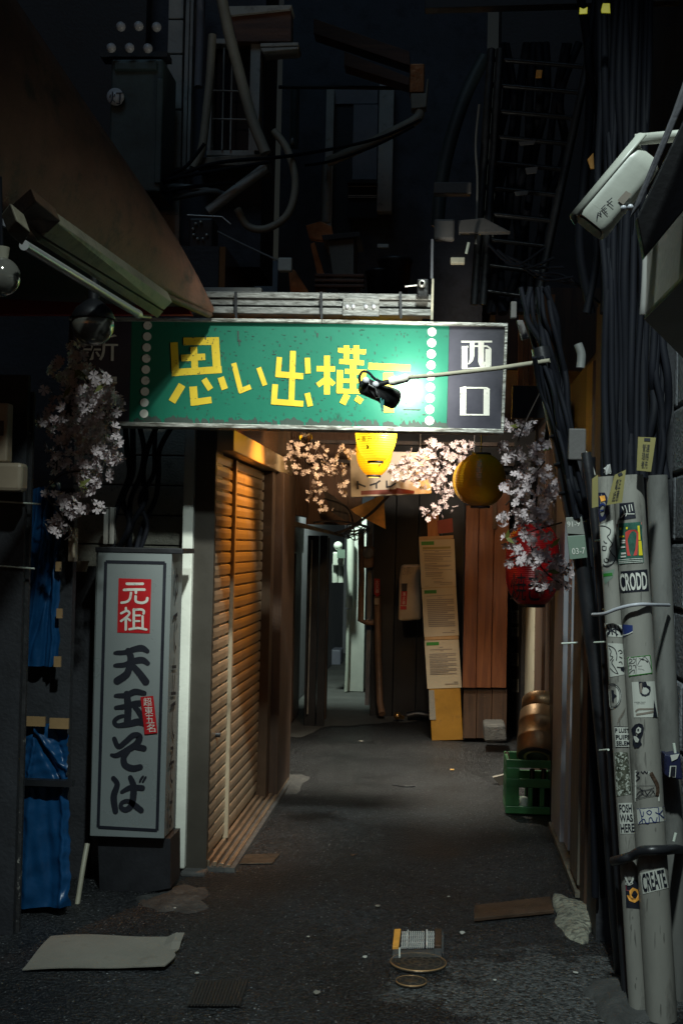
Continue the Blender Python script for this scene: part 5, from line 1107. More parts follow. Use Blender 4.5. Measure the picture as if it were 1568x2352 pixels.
poly_thing('dark_gutter', 'black gutter board between the steel beam and the sign box', 'gutter', 'black', [(1462, 500), (1600, 210), (1620, 420), (1480, 590)], 2.08, .03)
# camera housing
cc = thing('security_camera', 'white security camera in a hooded housing marked with three black letters', 'camera', py(1400, 530, 2.38))
YC = 2.35; KC = YC / 3.22
A = py(1478, 372, YC); B = py(1367, 505, YC)
ax = (B - A).normalized(); L = (B - A).length; up = Vector((0, -1, 0)); sd_ = ax.cross(up).normalized(); up = sd_.cross(ax).normalized()
if sd_.z < 0: sd_ = -sd_
def ring(t, hw, hh, n=32, p=4.5):
    return [A + ax * t + sd_ * KC * hw * math.copysign(abs(math.sin(a)) ** (2 / p), math.sin(a)) + up * KC * hh * math.copysign(abs(math.cos(a)) ** (2 / p), math.cos(a)) for a in [2 * math.pi * k / n for k in range(n)]]
def loft(m, rings):
    n = len(rings[0]); m.add([p for r in rings for p in r], [(i * n + k, i * n + (k + 1) % n, (i + 1) * n + (k + 1) % n, (i + 1) * n + k) for i in range(len(rings) - 1) for k in range(n)], True)
    m.add(rings[0], [tuple(range(n - 1, -1, -1))]); m.add(rings[-1], [tuple(range(n))]); return m
loft(MB(), [ring(-.01, .026, .03), ring(0, .040, .042), ring(.02, .045, .047), ring(L - .01, .046, .048)]).build('housing', 'camera_white', cc)
loft(MB(), [ring(L - .01, .0475, .0478), ring(L + .008, .0475, .0478), ring(L + .016, .044, .045)]).build('front_bezel', 'camera_white', cc)
loft(MB(), [ring(L + .0165, .036, .036), ring(L + .018, .034, .034)]).build('lens_window', 'ink', cc)
m = MB(); n = 14; V = []
for t in (-.03, L * .3, L + .022):
    for k in range(n + 1):
        a = -.05 + (math.pi * .62) * k / n
        a_ = math.pi * .5 - math.pi * .27 + (math.pi * .54) * k / n
        V.append(A + ax * t + sd_ * KC * .058 * math.sin(a_) + up * KC * .062 * math.cos(a_))
m.add(V, [(i * (n + 1) + k, i * (n + 1) + k + 1, (i + 1) * (n + 1) + k + 1, (i + 1) * (n + 1) + k) for i in range(2) for k in range(n)], True)
m.build('sun_hood', 'camera_white', cc, solid=.004)
MB().tube([A - ax * .005 + sd_ * .016, A - ax * .024 + sd_ * .036, A - ax * .024 + Vector((.05, -.03, .02))], .011, 12).build('mount', 'camera_white', cc)
z8 = Z(2000, 300, 3.136)
up2 = up if up.y < 0 else -up
SCm = Pl(A + up2 * .0483 * KC, up2)
m = MB()
m.strokes(SCm, [([(575, 1570), (590, 1500)], 11), ([(590, 1500), (628, 1530)], 10), ([(628, 1530), (610, 1480)], 10), ([(625, 1450), (700, 1520)], 11), ([(630, 1455), (675, 1410)], 10), ([(655, 1480), (690, 1450)], 10), ([(690, 1370), (765, 1430)], 11), ([(690, 1385), (752, 1330)], 11)], .001, conv=z8); m.build('letters', 'ink', cc)
MB().poly(SCm, [z8(812, 1360), z8(910, 1250), z8(980, 1290), z8(880, 1410)], .0012).build('data_plate', 'grey_print', cc)
m = MB()
for u, v in [(880, 1448), (960, 1440)]: m.ball(SCm(*z8(u, v), -.004), .006, 10, 6)
m.build('screws', 'silver_frame', cc)

# ---------------------------------------------------------------- left foreground: awning, tube light, bulbs, tarps
aw = thing('canvas_awning', 'worn brown canvas awning running back along the upper left', 'awning', pz(200, 590, 2.44))
secs = [((-220, 395), (-160, -290), -1.0), ((-60, 470), (10, -35), -.9), ((60, 525), (105, 105), -.8), ((140, 562), (185, 225), -.7), ((230, 604), (272, 352), -.6), ((310, 640), (342, 455), -.5), ((380, 672), (405, 552), -.4), ((440, 698), (452, 636), -.3), ((486, 718), (487, 706), -.2)]
V = []; n = 12
for (u0, v0), (u1, v1), k in secs:
    b = pz(u0, v0, 2.45); Y = b.y; tp = py(u1, v1, Y + .10)
    for i in range(n + 1):
        s = i / n; p = b.lerp(tp, s); bul = math.sin(math.pi * min(1, s * 1.0)) * .06 * min(1, (tp.z - b.z) / .4)
        V.append(p + Vector((bul * .8, -bul * .6, 0)))
m = MB(); m.add(V, [(i * (n + 1) + k, i * (n + 1) + k + 1, (i + 1) * (n + 1) + k + 1, (i + 1) * (n + 1) + k) for i in range(len(secs) - 1) for k in range(n)], True)
m.build('canvas', 'awning', aw, solid=.006)
rail = [pz(*s_[0], 2.448) for s_ in secs]
MB().tube([p + Vector((-.012, .01, -.006)) for p in rail], .016, 8).build('edge_rail', 'wood_dark', aw)
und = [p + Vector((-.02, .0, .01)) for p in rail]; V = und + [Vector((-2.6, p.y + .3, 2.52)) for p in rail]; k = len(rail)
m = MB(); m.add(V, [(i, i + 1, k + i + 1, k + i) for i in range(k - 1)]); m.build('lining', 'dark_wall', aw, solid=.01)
tag(MB().pbox([(-80, 590), (420, 690), (440, 722), (-80, 722)], 5.12, .04).build('fascia_board', 'red_board'), 'dark red fascia board under the canvas awning', 'board')
tl = thing('tube_light', 'switched off fluorescent tube light on a beige batten under the awning', 'light fitting', pz(220, 620, 2.36))
bq = [pz(133, 511, 2.40), pz(396, 694, 2.40), pz(377, 713, 2.36), pz(99, 543, 2.36)]
MB().prism(bq, (-.02, 0, .04)).build('batten', 'dim_beige', tl, bevel=.003)
bq = [pz(97, 546, 2.357), pz(376, 716, 2.357), pz(362, 731, 2.335), pz(88, 556, 2.335)]
MB().prism(bq, (-.02, 0, .03)).build('batten_lip', 'dim_beige', tl, bevel=.002)
MB().tube([pz(56, 563, 2.30), pz(312, 718, 2.30)], .0145, 16).build('tube', 'tube_glass', tl)
MB().tube([pz(312, 718, 2.30), pz(319, 722, 2.30)], .0155, 16).build('tube_cap', 'alu', tl)
MB().prism([pz(18, 535, 2.30), pz(40, 508, 2.32), pz(72, 535, 2.30), pz(52, 566, 2.28)], (-.02, 0, .05)).build('end_holder', 'dim_beige', tl, bevel=.005)
MB().prism([pz(40, 500, 2.40), pz(84, 462, 2.42), pz(140, 508, 2.40), pz(100, 545, 2.36)], (-.02, .01, .04)).build('end_plate', 'wood_dark', tl, bevel=.003)
MB().tube([pz(312, 718, 2.30), pz(322, 726, 2.31), pz(345, 728, 2.34)], .006, 8).build('clip', 'alu', tl)
poly_thing('beam_end', 'grey beam end poking in at the left edge above the tube light', 'beam', 'grey_wall', [(-30, 455), (0, 490), (45, 515), (30, 530), (-30, 500)], 3.5, .06)
def big_bulb(label, u, v, r, Y, cap):
    t = thing('glass_bulb', label, 'bulb', py(u, v + r, Y)); c = py(u, v, Y); R_ = r * Y / F
    MB().ball(c, R_, 28, 18).build('bulb_glass', 'bulb', t)
    MB().tube([c + Vector((0, 0, R_ * .5)), c + Vector((0, 0, R_ * 1.5))], [R_ * .3, R_ * .42], 14).build('socket', cap, t)
    MB().tube(spline([c + Vector((-.012, 0, R_ * .4)), c + Vector((-.012, 0, 0)), c + Vector((.012, 0, 0)), c + Vector((.012, 0, R_ * .4))]), .002, 5).build('filament', 'alu', t)
    MB().tube([c + Vector((0, 0, R_ * 1.5)), c + Vector((-.01, 0, R_ * 1.5 + .2))], .006, 6).build('flex', 'cable', t)
big_bulb('large clear glass bulb, unlit, cut by the left edge', 2, 636, 47, 3.5, 'beige_metal')
t = thing('glass_bulb', 'unlit clear bulb under a black shade above the left blossoms', 'bulb', py(213, 800, 4.3)); c = py(214, 745, 4.3)
MB().ball(c, 50 * 4.3 / F, 28, 18).build('bulb_glass', 'bulb', t)
MB().lathe([(.022, .085), (.06, .055), (.079, .018), (.076, .016), (.056, .05), (.022, .078)], c, 28).build('shade', 'black', t)
MB().tube([c + Vector((0, 0, .08)), c + Vector((0, 0, .3))], .02, 10).build('socket', 'black', t)
# near dark post and switch box
np_ = thing('dark_post', 'dark board post with cord ties at the left edge', 'post', py(20, 2330, 4.75))
MB().wbox(-120, 860, 46, 2290, 4.75, .03).build('post_body', 'dark_wall', np_)
MB().wbox(48, 900, 60, 2250, 4.79, .02).build('edge_strip', M('scuffed_edge', (.03, .03, .032), .6, var=.4, scale=12, bump=.3, col2=(.30, .29, .26), lo=.60, hi=.66), np_)
MB().tube([py(0, 1152, 4.74), py(94, 1158, 4.74)], .004, 6).build('cord_tie', 'white_pvc', np_); MB().tube([py(0, 1300, 4.74), py(80, 1306, 4.74)], .004, 6).build('cord_tie', 'white_pvc', np_)
wb = thing('wall_phone', 'cream wall box with rounded foot at the left edge', 'box', py(20, 1130, 4.6))
MB().wbox(-60, 925, 18, 1060, 4.6, .06).build('upper_case', 'cream_box', wb, bevel=.006)
MB().wbox(-50, 1062, 50, 1128, 4.58, .08).build('lower_case', 'cream_box', wb, bevel=.014)
MB().wbox(-20, 966, 8, 1000, 4.596, .01).build('button', 'ink', wb)
def tarp(label, quad, Y, nx, ny, amp, seed, folds):
    rnd = random.Random(seed); m = MB(); S = PY(Y); V = []
    (a, b, c, d) = [Vector((*p, 0)) for p in quad]
    for j in range(ny + 1):
        for i in range(nx + 1):
            x = i / nx; y = j / ny; p = (a * (1 - x) + b * x) * (1 - y) + (d * (1 - x) + c * x) * y
            q_ = S(p.x + (4 * math.sin(y * 23 + seed) + 2 * math.sin(y * 61)) * (x - .5), p.y, 0); dy = 0
            for fx, fy, ang, wd_, am in folds:
                dd = (x - fx) * math.cos(ang) + (y - fy) * math.sin(ang); dy += am * math.exp(-(dd / wd_) ** 2)
            dy += amp * (math.sin(x * 9 + y * 3 + seed) + .6 * math.sin(x * 17 - y * 11) + .4 * math.sin(y * 29 + x * 5))
            V.append(q_ + Vector((0, -dy, 0)))
    m.add(V, [(j * (nx + 1) + i, j * (nx + 1) + i + 1, (j + 1) * (nx + 1) + i + 1, (j + 1) * (nx + 1) + i) for j in range(ny) for i in range(nx)], True)
    return tag(m.build('blue_tarp', 'tarp'), label, 'tarp')
tarp('upper blue tarpaulin taped up beside the left blossoms', [(76, 1124), (136, 1108), (136, 1531), (46, 1530)], 5.02, 30, 90, .004, 1, [(.5, .3, .5, .05, .02), (.75, .35, .25, .04, -.02), (.3, .5, .7, .06, .018), (.85, .6, .1, .05, .02), (.6, .62, .9, .035, -.015), (.2, .15, .4, .05, .015)])
tarp('middle blue tarpaulin flap gathered under brown tape', [(40, 1665), (156, 1660), (156, 1790), (36, 1790)], 5.02, 36, 50, .003, 2, [(.35, .4, .15, .04, .02), (.5, .4, -.5, .04, -.02), (.7, .5, -.7, .05, .02), (.2, .4, .5, .05, .015), (.85, .5, -.3, .04, -.012)])
tarp('lower blue tarpaulin hanging to the ground at the left', [(36, 1808), (158, 1808), (164, 2080), (30, 2088)], 5.02, 36, 70, .004, 3, [(.25, .4, .08, .06, .012), (.6, .5, -.1, .08, -.012), (.88, .4, .05, .05, .02), (.9, .93, 1.2, .05, .02)])
for i, (u0, v0, u1, v1, lb) in enumerate([(130, 1398, 143, 1420, 'brown tape square on the lower edge of the upper tarpaulin'), (124, 1508, 140, 1532, 'brown tape square at the bottom corner of the upper tarpaulin'), (128, 1290, 140, 1312, 'brown tape square halfway up the upper tarpaulin'), (128, 1200, 140, 1226, 'topmost brown tape square under the left blossoms'), (42, 1646, 104, 1668, 'wide brown tape holding the middle tarpaulin flap'), (114, 1650, 158, 1674, 'short brown tape right of the wide tape on the middle flap')]):
    tag(MB().wbox(u0, v0, u1, v1, 4.975, .012).build('tape_patch', 'tape'), lb, 'tape')
tag(MB().wbox(28, 1792, 166, 1806, 4.965, .04).build('black_rail', 'black'), 'black rail across the tarpaulins at knee height', 'rail')
box_thing('dark_board', 'black board between the upper and middle tarpaulins', 'panel', 'dark_wall', 44, 1120, 160, 2086, 5.09, .05)
box_thing('dark_door', 'dark door leaf between the tarpaulins and the noodle sign', 'door', 'dark_wall', 150, 1300, 210, 2060, 5.6, .06)
box_thing('switch_box', 'small cream switch box beside the black cables above the noodle sign', 'box', 'cream_box', 157, 1212, 172, 1290, 5.0, .05, .004)
poly_thing('paper_flyer', 'pale folded flyer stuck above the noodle sign', 'paper', 'paper', [(163, 1290), (205, 1288), (198, 1314), (165, 1312)], 5.5, .01)
cable_run('cable_bundle', 'dusty black cables hanging in front of the tile siding above the noodle sign', 6, (285, 400, 975), (262, 330, 1262), 5.75, .012, .03)
for i, (u0, u1) in enumerate([(238, 248), (252, 262)]): box_thing('pale_batten', ['left pale batten against the tile siding', 'right pale batten against the tile siding'][i], 'batten', 'siding_white', u0, 1165, u1, 1250, 5.7, .04)

# ================================================================ above the sign: wires, houses, pipes
rh = thing('rear_house', 'dim pale blue upper storey far behind the sign with narrow pillars', 'building', py(800, 700, 9.5))
MB().box((-1.30, 9.62, 3.05), (.25, 10.0, 7.5)).build('rear_wall', 'dusk_wall', rh)
MB().wbox(746, 205, 764, 545, 9.5, .1).build('pillar', 'siding_white', rh, bevel=.004)
MB().wbox(868, 192, 902, 485, 9.5, .1).build('pillar', 'siding_white', rh, bevel=.004)
MB().wbox(765, 200, 867, 238, 9.56, .05).build('head_panel', 'grey_wall', rh)
MB().wbox(768, 240, 808, 545, 9.575, .04).build('side_panel', 'dark_wall', rh)
MB().wbox(810, 240, 866, 412, 9.55, .05).build('shutter_panel', 'grey_wall', rh)
wn = MB().wbox(797, 414, 866, 420, 9.48, .05).build('window', 'black', rh)
MB().wbox(797, 421, 866, 500, 9.54, .02).build('window_pane', 'ink', wn)
m = MB()
for v in (427, 448, 452): m.wbox(799, v, 864, v + 1.5, 9.52, .01)
m.build('window_bars', 'alu', wn)
tube_thing('teal_downpipe', 'dull teal downpipe on the rear house above the sign', 'pipe', 'tank', [(678, 205, 9.3), (675, 340, 9.3)], .034, 12)
MB_ = MB().ball(py(671, 325, 9.25), .014, 10, 8, 2.0); tag(MB_.build('glint_bead', 'tube_glass'), 'small pale bead put in as a glint at the foot of the teal downpipe', 'cap')  # pale ball put in as the bright reflection on the downpipe
tube_thing('black_rod', 'thin black rod running level below the rusty beams', 'rod', 'black', [(640, 200, 8.9), (800, 201, 8.9), (935, 203, 8.9)], .014, 8)
for i, qd in enumerate([[(720, 42), (940, 118), (940, 150), (720, 76)], [(790, 118), (940, 178), (938, 196), (790, 150)]]):
    poly_thing('roof_beam', ['upper rusty brown roof beam above the rear house', 'lower rusty brown roof beam above the rear house'][i], 'beam', 'beam', qd, 8.7, .15)
rs = thing('rusty_spout', 'rust brown square gutter spout with a pale funnel', 'spout', py(957, 255, 8.4))
MB().wbox(940, 146, 974, 212, 8.4, .11).build('spout_box', 'copper', rs, bevel=.006)
MB().pbox([(942, 214), (976, 214), (980, 180), (984, 180), (978, 246), (944, 250)], 8.38, .10).build('funnel', 'flex', rs, bevel=.006)
MB().tube(spline([py(961, 248, 8.42), py(962, 264, 8.42), py(950, 278, 8.42), py(900, 304, 8.44), py(840, 334, 8.46), py(752, 372, 8.5)], 6), .034, 12).build('drain_arm', 'flex', rs)
tube_thing('pale_post', 'pale post standing below the drain arm above the sign', 'post', 'siding_white', [(751, 372, 8.6), (748, 512, 8.6)], .034, 4, smooth=False)
# pipes and wires over the left shop
tube_thing('grey_drainpipe', 'long grey brown drainpipe slanting down past the upstairs window', 'pipe', 'flex', [(505, -30, 6.1), (522, 60, 6.1), (545, 150, 6.1), (578, 270, 6.1), (610, 352, 6.1)], .027, 12)
tube_thing('slant_board', 'pale plank slanting down to the left below the window', 'plank', 'siding_white', [(612, 384, 6.1), (550, 430, 6.1), (478, 486, 6.1)], .026, 4, smooth=False)
tube_thing('flex_conduit', 'pale ribbed flexible conduit beside the upstairs window', 'conduit', 'flex', [(488, 80, 6.2), (482, 180, 6.2), (474, 260, 6.2), (464, 340, 6.2), (445, 385, 6.2)], .021, 10)
tube_thing('hose_loop', 'beige hose hanging in a wide loop above the cable tray', 'hose', 'flex', [(628, 300, 6.2), (660, 345, 6.2), (678, 420, 6.2), (662, 490, 6.2), (615, 524, 6.2), (570, 520, 6.2), (545, 480, 6.2)], .019, 10)
tube_thing('grey_conduit', 'grey conduit running down the pale corner boards', 'conduit', 'grey_wall', [(462, -20, 6.3), (460, 90, 6.3), (456, 200, 6.28)], .022, 10)
for i, P in enumerate([[(340, 440, 6.1), (480, 378, 6.05), (680, 356, 6.2), (860, 320, 7.5), (965, 275, 8.2)], [(330, 425, 6.1), (450, 400, 6.0), (620, 372, 6.0)], [(345, 452, 6.1), (420, 432, 6.05), (540, 420, 6.05)], [(400, 395, 6.1), (430, 380, 6.1), (470, 330, 6.1)], [(700, 380, 8.2), (760, 370, 8.2), (860, 335, 8.2), (950, 290, 8.2)]]):
    tube_thing('black_wire', ['longest black wire sweeping from the left house to the rusty spout', 'black wire passing under the window sill', 'short black wire above the pale siding', 'black wire curling up beside the flexible conduit', 'black wire running along the drain arm'][i], 'wire', 'cable', P, .009, 6)
for i, P in enumerate([[(345, 445, 6.2), (400, 428, 6.15), (470, 436, 6.15), (520, 448, 6.2)], [(400, 455, 6.2), (450, 445, 6.15), (500, 440, 6.15), (510, 470, 6.2)]]):
    tube_thing('pale_cable', ['pale cable snaking over the siding', 'second pale cable bending down by the slanting plank'][i], 'cable', 'cable_grey', P, .015, 8)
tk = thing('transformer_box', 'dark teal transformer box with porcelain knobs at the upper left', 'transformer', py(330, 440, 6.0))
MB().wbox(252, 135, 372, 440, 6.0, .3).build('tank_body', 'tank', tk, bevel=.01)
MB().wbox(357, 180, 372, 420, 5.985, .02).build('front_rib', 'tank', tk, bevel=.004)
MB().wbox(262, 140, 360, 160, 5.98, .03).build('lid', 'tank', tk, bevel=.006)
for u, v in [(256, 110), (298, 110), (340, 111), (278, 61), (319, 60), (360, 62)]: MB().ball(py(u, v, 5.95), .023, 14, 10).build('insulator', 'porcelain', tk)
MB().pbox([(230, 118), (385, 118), (385, 130), (230, 130)], 6.0, .1).build('insulator_rail', 'black', tk)
MB().lathe([(.0005, .02), (.040, .02), (.040, 0)], py(267, 224, 5.99), 24, (0, -1, 0)).build('round_plate', 'porcelain', tk)
MB().text(PY(5.97), [(251, 210), (284, 210), (284, 240), (251, 240)], '灯', .003).build('plate_character', 'ink', tk)
MB().box((-3.2, 6.3, 3.0), (-1.55, 6.41, 7.5)).build('tank_backing', 'black', tk)
mt = thing('wall_meter', 'black meter case with pale plate above the awning tip', 'meter', py(460, 660, 6.0))
MB().wbox(432, 500, 488, 640, 6.0, .15).build('case', 'black', mt, bevel=.01)
MB().wbox(438, 566, 458, 586, 5.995, .01).build('plate', 'paper', mt)
m = MB()
for k in range(7): t_ = k / 7 * 5 + .5; m.ball(py(460 + 17 * math.cos(t_), 530 + 20 * math.sin(t_), 5.99), .008, 8, 6)
m.build('dial_marks', 'alu', mt)
tube_thing('thin_rod', 'thin bent metal rod above the black meter', 'rod', 'alu', [(430, 494, 5.95), (510, 498, 5.95), (530, 515, 5.95)], .004, 6, smooth=False)
tube_thing('twin_wire', 'twisted pale wire stretched to the little white box', 'wire', 'cable_grey', [(500, 532, 5.9), (560, 562, 5.85), (642, 600, 5.8)], .005, 6)
box_thing('white_box', 'little white junction box hanging on a pale wire', 'box', 'white_board', 638, 591, 670, 622, 5.75, .04, .006)
poly_thing('brown_slab', 'brown painted slab leaning behind the cable tray', 'slab', 'copper', [(662, 612), (678, 622), (722, 690), (668, 690)], 5.9, .06)
poly_thing('copper_scrap', 'bent copper sheet scrap above the tan box', 'sheet', 'copper', [(702, 518), (735, 508), (762, 520), (766, 545), (740, 552), (710, 548)], 7.0, .05)
poly_thing('copper_scrap', 'narrow copper coloured strip hanging left of the tan box', 'sheet', 'copper', [(712, 560), (722, 556), (748, 640), (730, 640)], 7.0, .05)
poly_thing('tan_box', 'tan box with black lid standing on the roof behind the sign', 'box', 'cardboard', [(752, 548), (812, 542), (812, 644), (766, 644)], 7.0, .3)
poly_thing('black_slab', 'black slab resting on the tan box', 'slab', 'black', [(738, 540), (826, 532), (826, 543), (742, 552)], 6.97, .36)
bn = thing('slatted_bench', 'old brown slatted stool behind the cable tray', 'stool', py(780, 690, 6.6))
for v in (628, 640, 652): MB().pbox([(722, v), (836, v + 1), (836, v + 8), (722, v + 7)], 6.6, .05).build('slat', 'beam', bn, bevel=.003)
for u in (738, 815): MB().wbox(u, 659, u + 10, 700, 6.62, .05).build('leg', 'beam', bn)
MB().pbox([(726, 645), (742, 652), (735, 690), (722, 690)], 6.65, .04).build('side_board', 'wood_red', bn)
for i, (u, v, r, hh) in enumerate([(905, 690, .09, .22), (868, 690, .07, .16)]):
    c = py(u, v, 6.8); tag(MB().lathe([(.001, 0), (r * .75, 0), (r, hh * .9), (r * 1.06, hh * .92), (r * 1.06, hh), (r * .9, hh), (.001, hh * .85)], c, 20).build('flower_pot', 'black'), ['taller black pot on the roof behind the sign', 'lower black pot left of the taller one'][i], 'pot')
box_thing('white_tag', 'small pale slip among the dark things above the sign', 'tag', 'siding_white', 866, 560, 892, 569, 6.9, .02)
cs = thing('small_camera', 'small black camera on a bracket right of the cable tray', 'camera', py(972, 682, 5.3))
MB().wbox(957, 640, 984, 682, 5.28, .05).build('camera_body', 'lamp_black', cs, bevel=.006)
MB().lathe([(.008, .02), (.014, .02), (.016, 0)], py(969, 652, 5.28), 16, (0, -1, 0)).build('lens', 'alu', cs)
MB().tube([py(930, 658, 5.3), py(958, 655, 5.3)], .004, 6).build('bracket', 'alu', cs)
# the right side overhead
ru = thing('right_upper_house', 'black upper storey on the right buried in cables', 'building', (1.5, 7.5, 2.95))
MB().box((.27, 7.3, 2.95), (4, 7.8, 8)).build('upper_wall', 'black', ru)
MB().box((.9, 5.02, 2.55), (3, 7.2, 8)).build('side_wall', 'black', ru)
ld = thing('cable_ladder', 'tall dark cable ladder rising at the upper right', 'rack', py(1200, 690, 5.6))
for a, b in [((1128, 112), (1088, 700)), ((1148, 112), (1108, 700)), ((1352, 130), (1226, 720))]: MB().tube([py(*a, 5.6), py(*b, 5.6)], .018, 4).build('rail', M('galvanised_dirty', (.03, .032, .035), .6, metal=.2, var=.5, scale=14, bump=.3), ld)
for k in range(10):
    f = (k + .4) / 10; MB().tube([py(1128 - 40 * f, 112 + 588 * f, 5.62), py(1352 - 126 * f, 130 + 590 * f, 5.62)], .012, 4).build('rung', 'lamp_black', ld)
cable_run('cable_bundle', 'black cables lashed to the dark cable ladder', 9, (1150, 1330, 100), (1120, 1240, 720), 5.7, .018, .03)
cable_run('cable_bundle', 'black cables dropping from the top edge behind the security camera', 7, (1330, 1460, -20), (1340, 1440, 720), 5.0, .016, .03)
tube_thing('teal_hose', 'thick dark hose curving down left of the cable ladder', 'hose', M('dark_teal_hose', (.03, .045, .05), .45, var=.2, bump=.05), [(1112, 130, 5.7), (1068, 220, 5.7), (1032, 330, 5.7), (1012, 430, 5.7), (1004, 520, 5.7)], .030, 12)
tube_thing('thin_cable', 'thin pale cable running down the left ladder rail', 'cable', 'cable_grey', [(1100, 240, 5.5), (1092, 330, 5.5), (1096, 420, 5.5), (1092, 560, 5.5)], .006, 6)
box_thing('bracket_bar', 'grey brown bracket bar at the foot of the thick hose', 'bracket', 'dim_plate', 996, 418, 1082, 444, 5.5, .06, .004)
box_thing('bracket_box', 'square grey cover plate above the navy end panel', 'box', 'dim_plate', 996, 502, 1044, 550, 5.4, .05, .01)
poly_thing('wedge_plate', 'wedge shaped grey plate right of the square cover', 'plate', 'dim_plate', [(1052, 506), (1110, 500), (1172, 532), (1053, 534)], 5.45, .05)
tube_thing('thin_pole', 'thin dark pole standing under the square cover plate', 'pole', 'grey_wall', [(992, 550, 5.35), (991, 640, 5.35)], .007, 6)
box_thing('white_clamp', 'short white clamp among the cables above the navy panel', 'clamp', 'beige_metal', 1034, 590, 1067, 604, 5.4, .04, .004)
tube_thing('green_stub', 'short pale green rod above the white clamp', 'rod', 'white_pvc', [(1076, 557, 5.4), (1070, 582, 5.4)], .007, 6)
poly_thing('overhead_beam', 'grey beam crossing the top right of the picture', 'beam', 'black', [(975, -14), (1600, -40), (1600, 0), (975, 19)], 5.2, .06)
for i, qd in enumerate([[(1330, 16), (1339, 20), (1349, 15), (1348, 32), (1329, 33)], [(1383, 7), (1400, 7), (1401, 31), (1380, 30), (1379, 24)]]): poly_thing('yellow_marker', ['left torn yellow marker under the overhead beam', 'right torn yellow marker under the overhead beam'][i], 'marker', 'bright_yellow', qd, 4.15, .006)
poly_thing('orange_tag', 'small orange brown tag between the ladder rails', 'tag', 'orange_edge', [(1231, 160), (1245, 160), (1243, 178), (1229, 178)], 5.5, .01)
poly_thing('orange_tag', 'orange brown tag beside the dark hanging cables left of the security camera', 'tag', 'orange_edge', [(1348, 366), (1362, 350), (1364, 388), (1355, 388)], 4.9, .01)
for i, (u, v, w_, h_) in enumerate([(1190, 325, 40, 6), (1205, 385, 30, 12), (1180, 440, 34, 7)]):
    poly_thing('glint_chip', 'small pale chip put in as a glint among the overhead cables', 'tape', 'dim_plate', [(u, v), (u + w_, v - 3), (u + w_ * .9, v + h_), (u + 4, v + h_ + 3)], 5.52, .008, group='chips put in as glints among the overhead cables')  # pale chips imitate glints on the cables
for i in range(7):
    u = 1180 + i * 22; tube_thing('slack_wire', 'thin black wire slung between the overhead cables', 'wire', 'cable', [(u - 60, 560 + i * 14, 5.4), (u, 600 + i * 8 + random.uniform(-10, 20), 5.3), (u + 70, 570 + i * 22, 5.2)], .006, 6, group='slack wires among the overhead cables')

# ================================================================ things lying on the ground
def flat(name, label, cat, mat, quad, th, z=0.004, bevel=.001, group=None):
    P = [pz(u, v, z) for u, v in quad]; return tag(MB().prism(P, (0, 0, th)).build(name, mat, bevel=bevel), label, cat, group)
m = MB(); nx, ny = 16, 8; qd = [Vector((*p, 0)) for p in [(118, 2152), (424, 2155), (392, 2222), (52, 2226)]]; V = []
for j in range(ny + 1):
    for i in range(nx + 1):
        x, y = i / nx, j / ny; p = (qd[0] * (1 - x) + qd[1] * x) * (1 - y) + (qd[3] * (1 - x) + qd[2] * x) * y
        if y > .8 and x > .75: p.x -= (y - .8) * (x - .75) * 260; p.y += (y - .8) * (x - .75) * 60
        if .45 < y < .6 and x == 1: p.x -= 7
        V.append(pz(p.x, p.y, .012) + Vector((0, 0, .004 * math.sin(x * 7) + .005 * math.sin(y * 5 + x * 3) + (.014 if x > .9 and y < .3 else 0))))
m.add(V, [(j * (nx + 1) + i, j * (nx + 1) + i + 1, (j + 1) * (nx + 1) + i + 1, (j + 1) * (nx + 1) + i) for j in range(ny) for i in range(nx)])
tag(m.build('cardboard_sheet', 'cardboard', solid=.004), 'flat brown cardboard sheet lying on the asphalt at lower left', 'cardboard')
zg = Z(1380, 3380, 5.2267)
dg = thing('drain_cover', 'slotted steel drain cover with an orange painted edge in front of the round manhole', 'drain cover', pz(960, 2185))
Pq = lambda *pts: [pz(*zg(*p), .006) for p in pts]
MB().prism(Pq((330, 180), (455, 178), (415, 515), (292, 520)), (0, 0, .014)).build('orange_side', 'orange_edge', dg, bevel=.002)
MB().prism(Pq((462, 176), (1098, 170), (1092, 496), (440, 508)), (0, 0, .003)).build('pan', 'ink', dg)
m = MB(); A4 = [Vector((*p, 0)) for p in [(468, 178), (1094, 172), (1088, 494), (446, 504)]]
for j in range(9):
    for i in range(17):
        if i in (3, 12): continue
        x, y = (i + .5) / 17, (j + .5) / 9; p = (A4[0] * (1 - x) + A4[1] * x) * (1 - y) + (A4[3] * (1 - x) + A4[2] * x) * y; o = 6 * (j % 2)
        m.prism([pz(*zg(p.x + o - 13, p.y - 11), .009), pz(*zg(p.x + o + 9, p.y - 5), .009), pz(*zg(p.x + o + 13, p.y + 10), .009), pz(*zg(p.x + o - 9, p.y + 5), .009)], (0, 0, .006))
m.build('tread_studs', 'grate', dg)
MB().prism(Pq((580, 175), (600, 175), (592, 500), (570, 500)), (0, 0, .010)).build('bar', 'grate', dg); MB().prism(Pq((935, 172), (965, 172), (965, 496), (935, 497)), (0, 0, .010)).build('bar', 'grate', dg)
MB().prism(Pq((1105, 170), (1235, 170), (1228, 508), (1100, 500)), (0, 0, .014)).build('brown_side', 'rust_plate', dg, bevel=.002)
MB().prism(Pq((1238, 180), (1275, 205), (1270, 690), (1232, 580)), (0, 0, .006)).build('pale_lip', 'concrete', dg)
m = MB(); A4 = [Vector((*p, 0)) for p in [(455, 530), (1080, 525), (1076, 670), (445, 676)]]
MB().prism(Pq((300, 535), (410, 530), (408, 700), (290, 705)), (0, 0, .006)).build('worn_side', 'concrete', dg)
MB().prism(Pq((414, 530), (444, 530), (444, 695), (412, 700)), (0, 0, .012)).build('bright_bar', 'white_board', dg)
MB().prism(Pq((450, 528), (1080, 523), (1078, 672), (446, 680)), (0, 0, .0035)).build('pan', 'ink', dg)
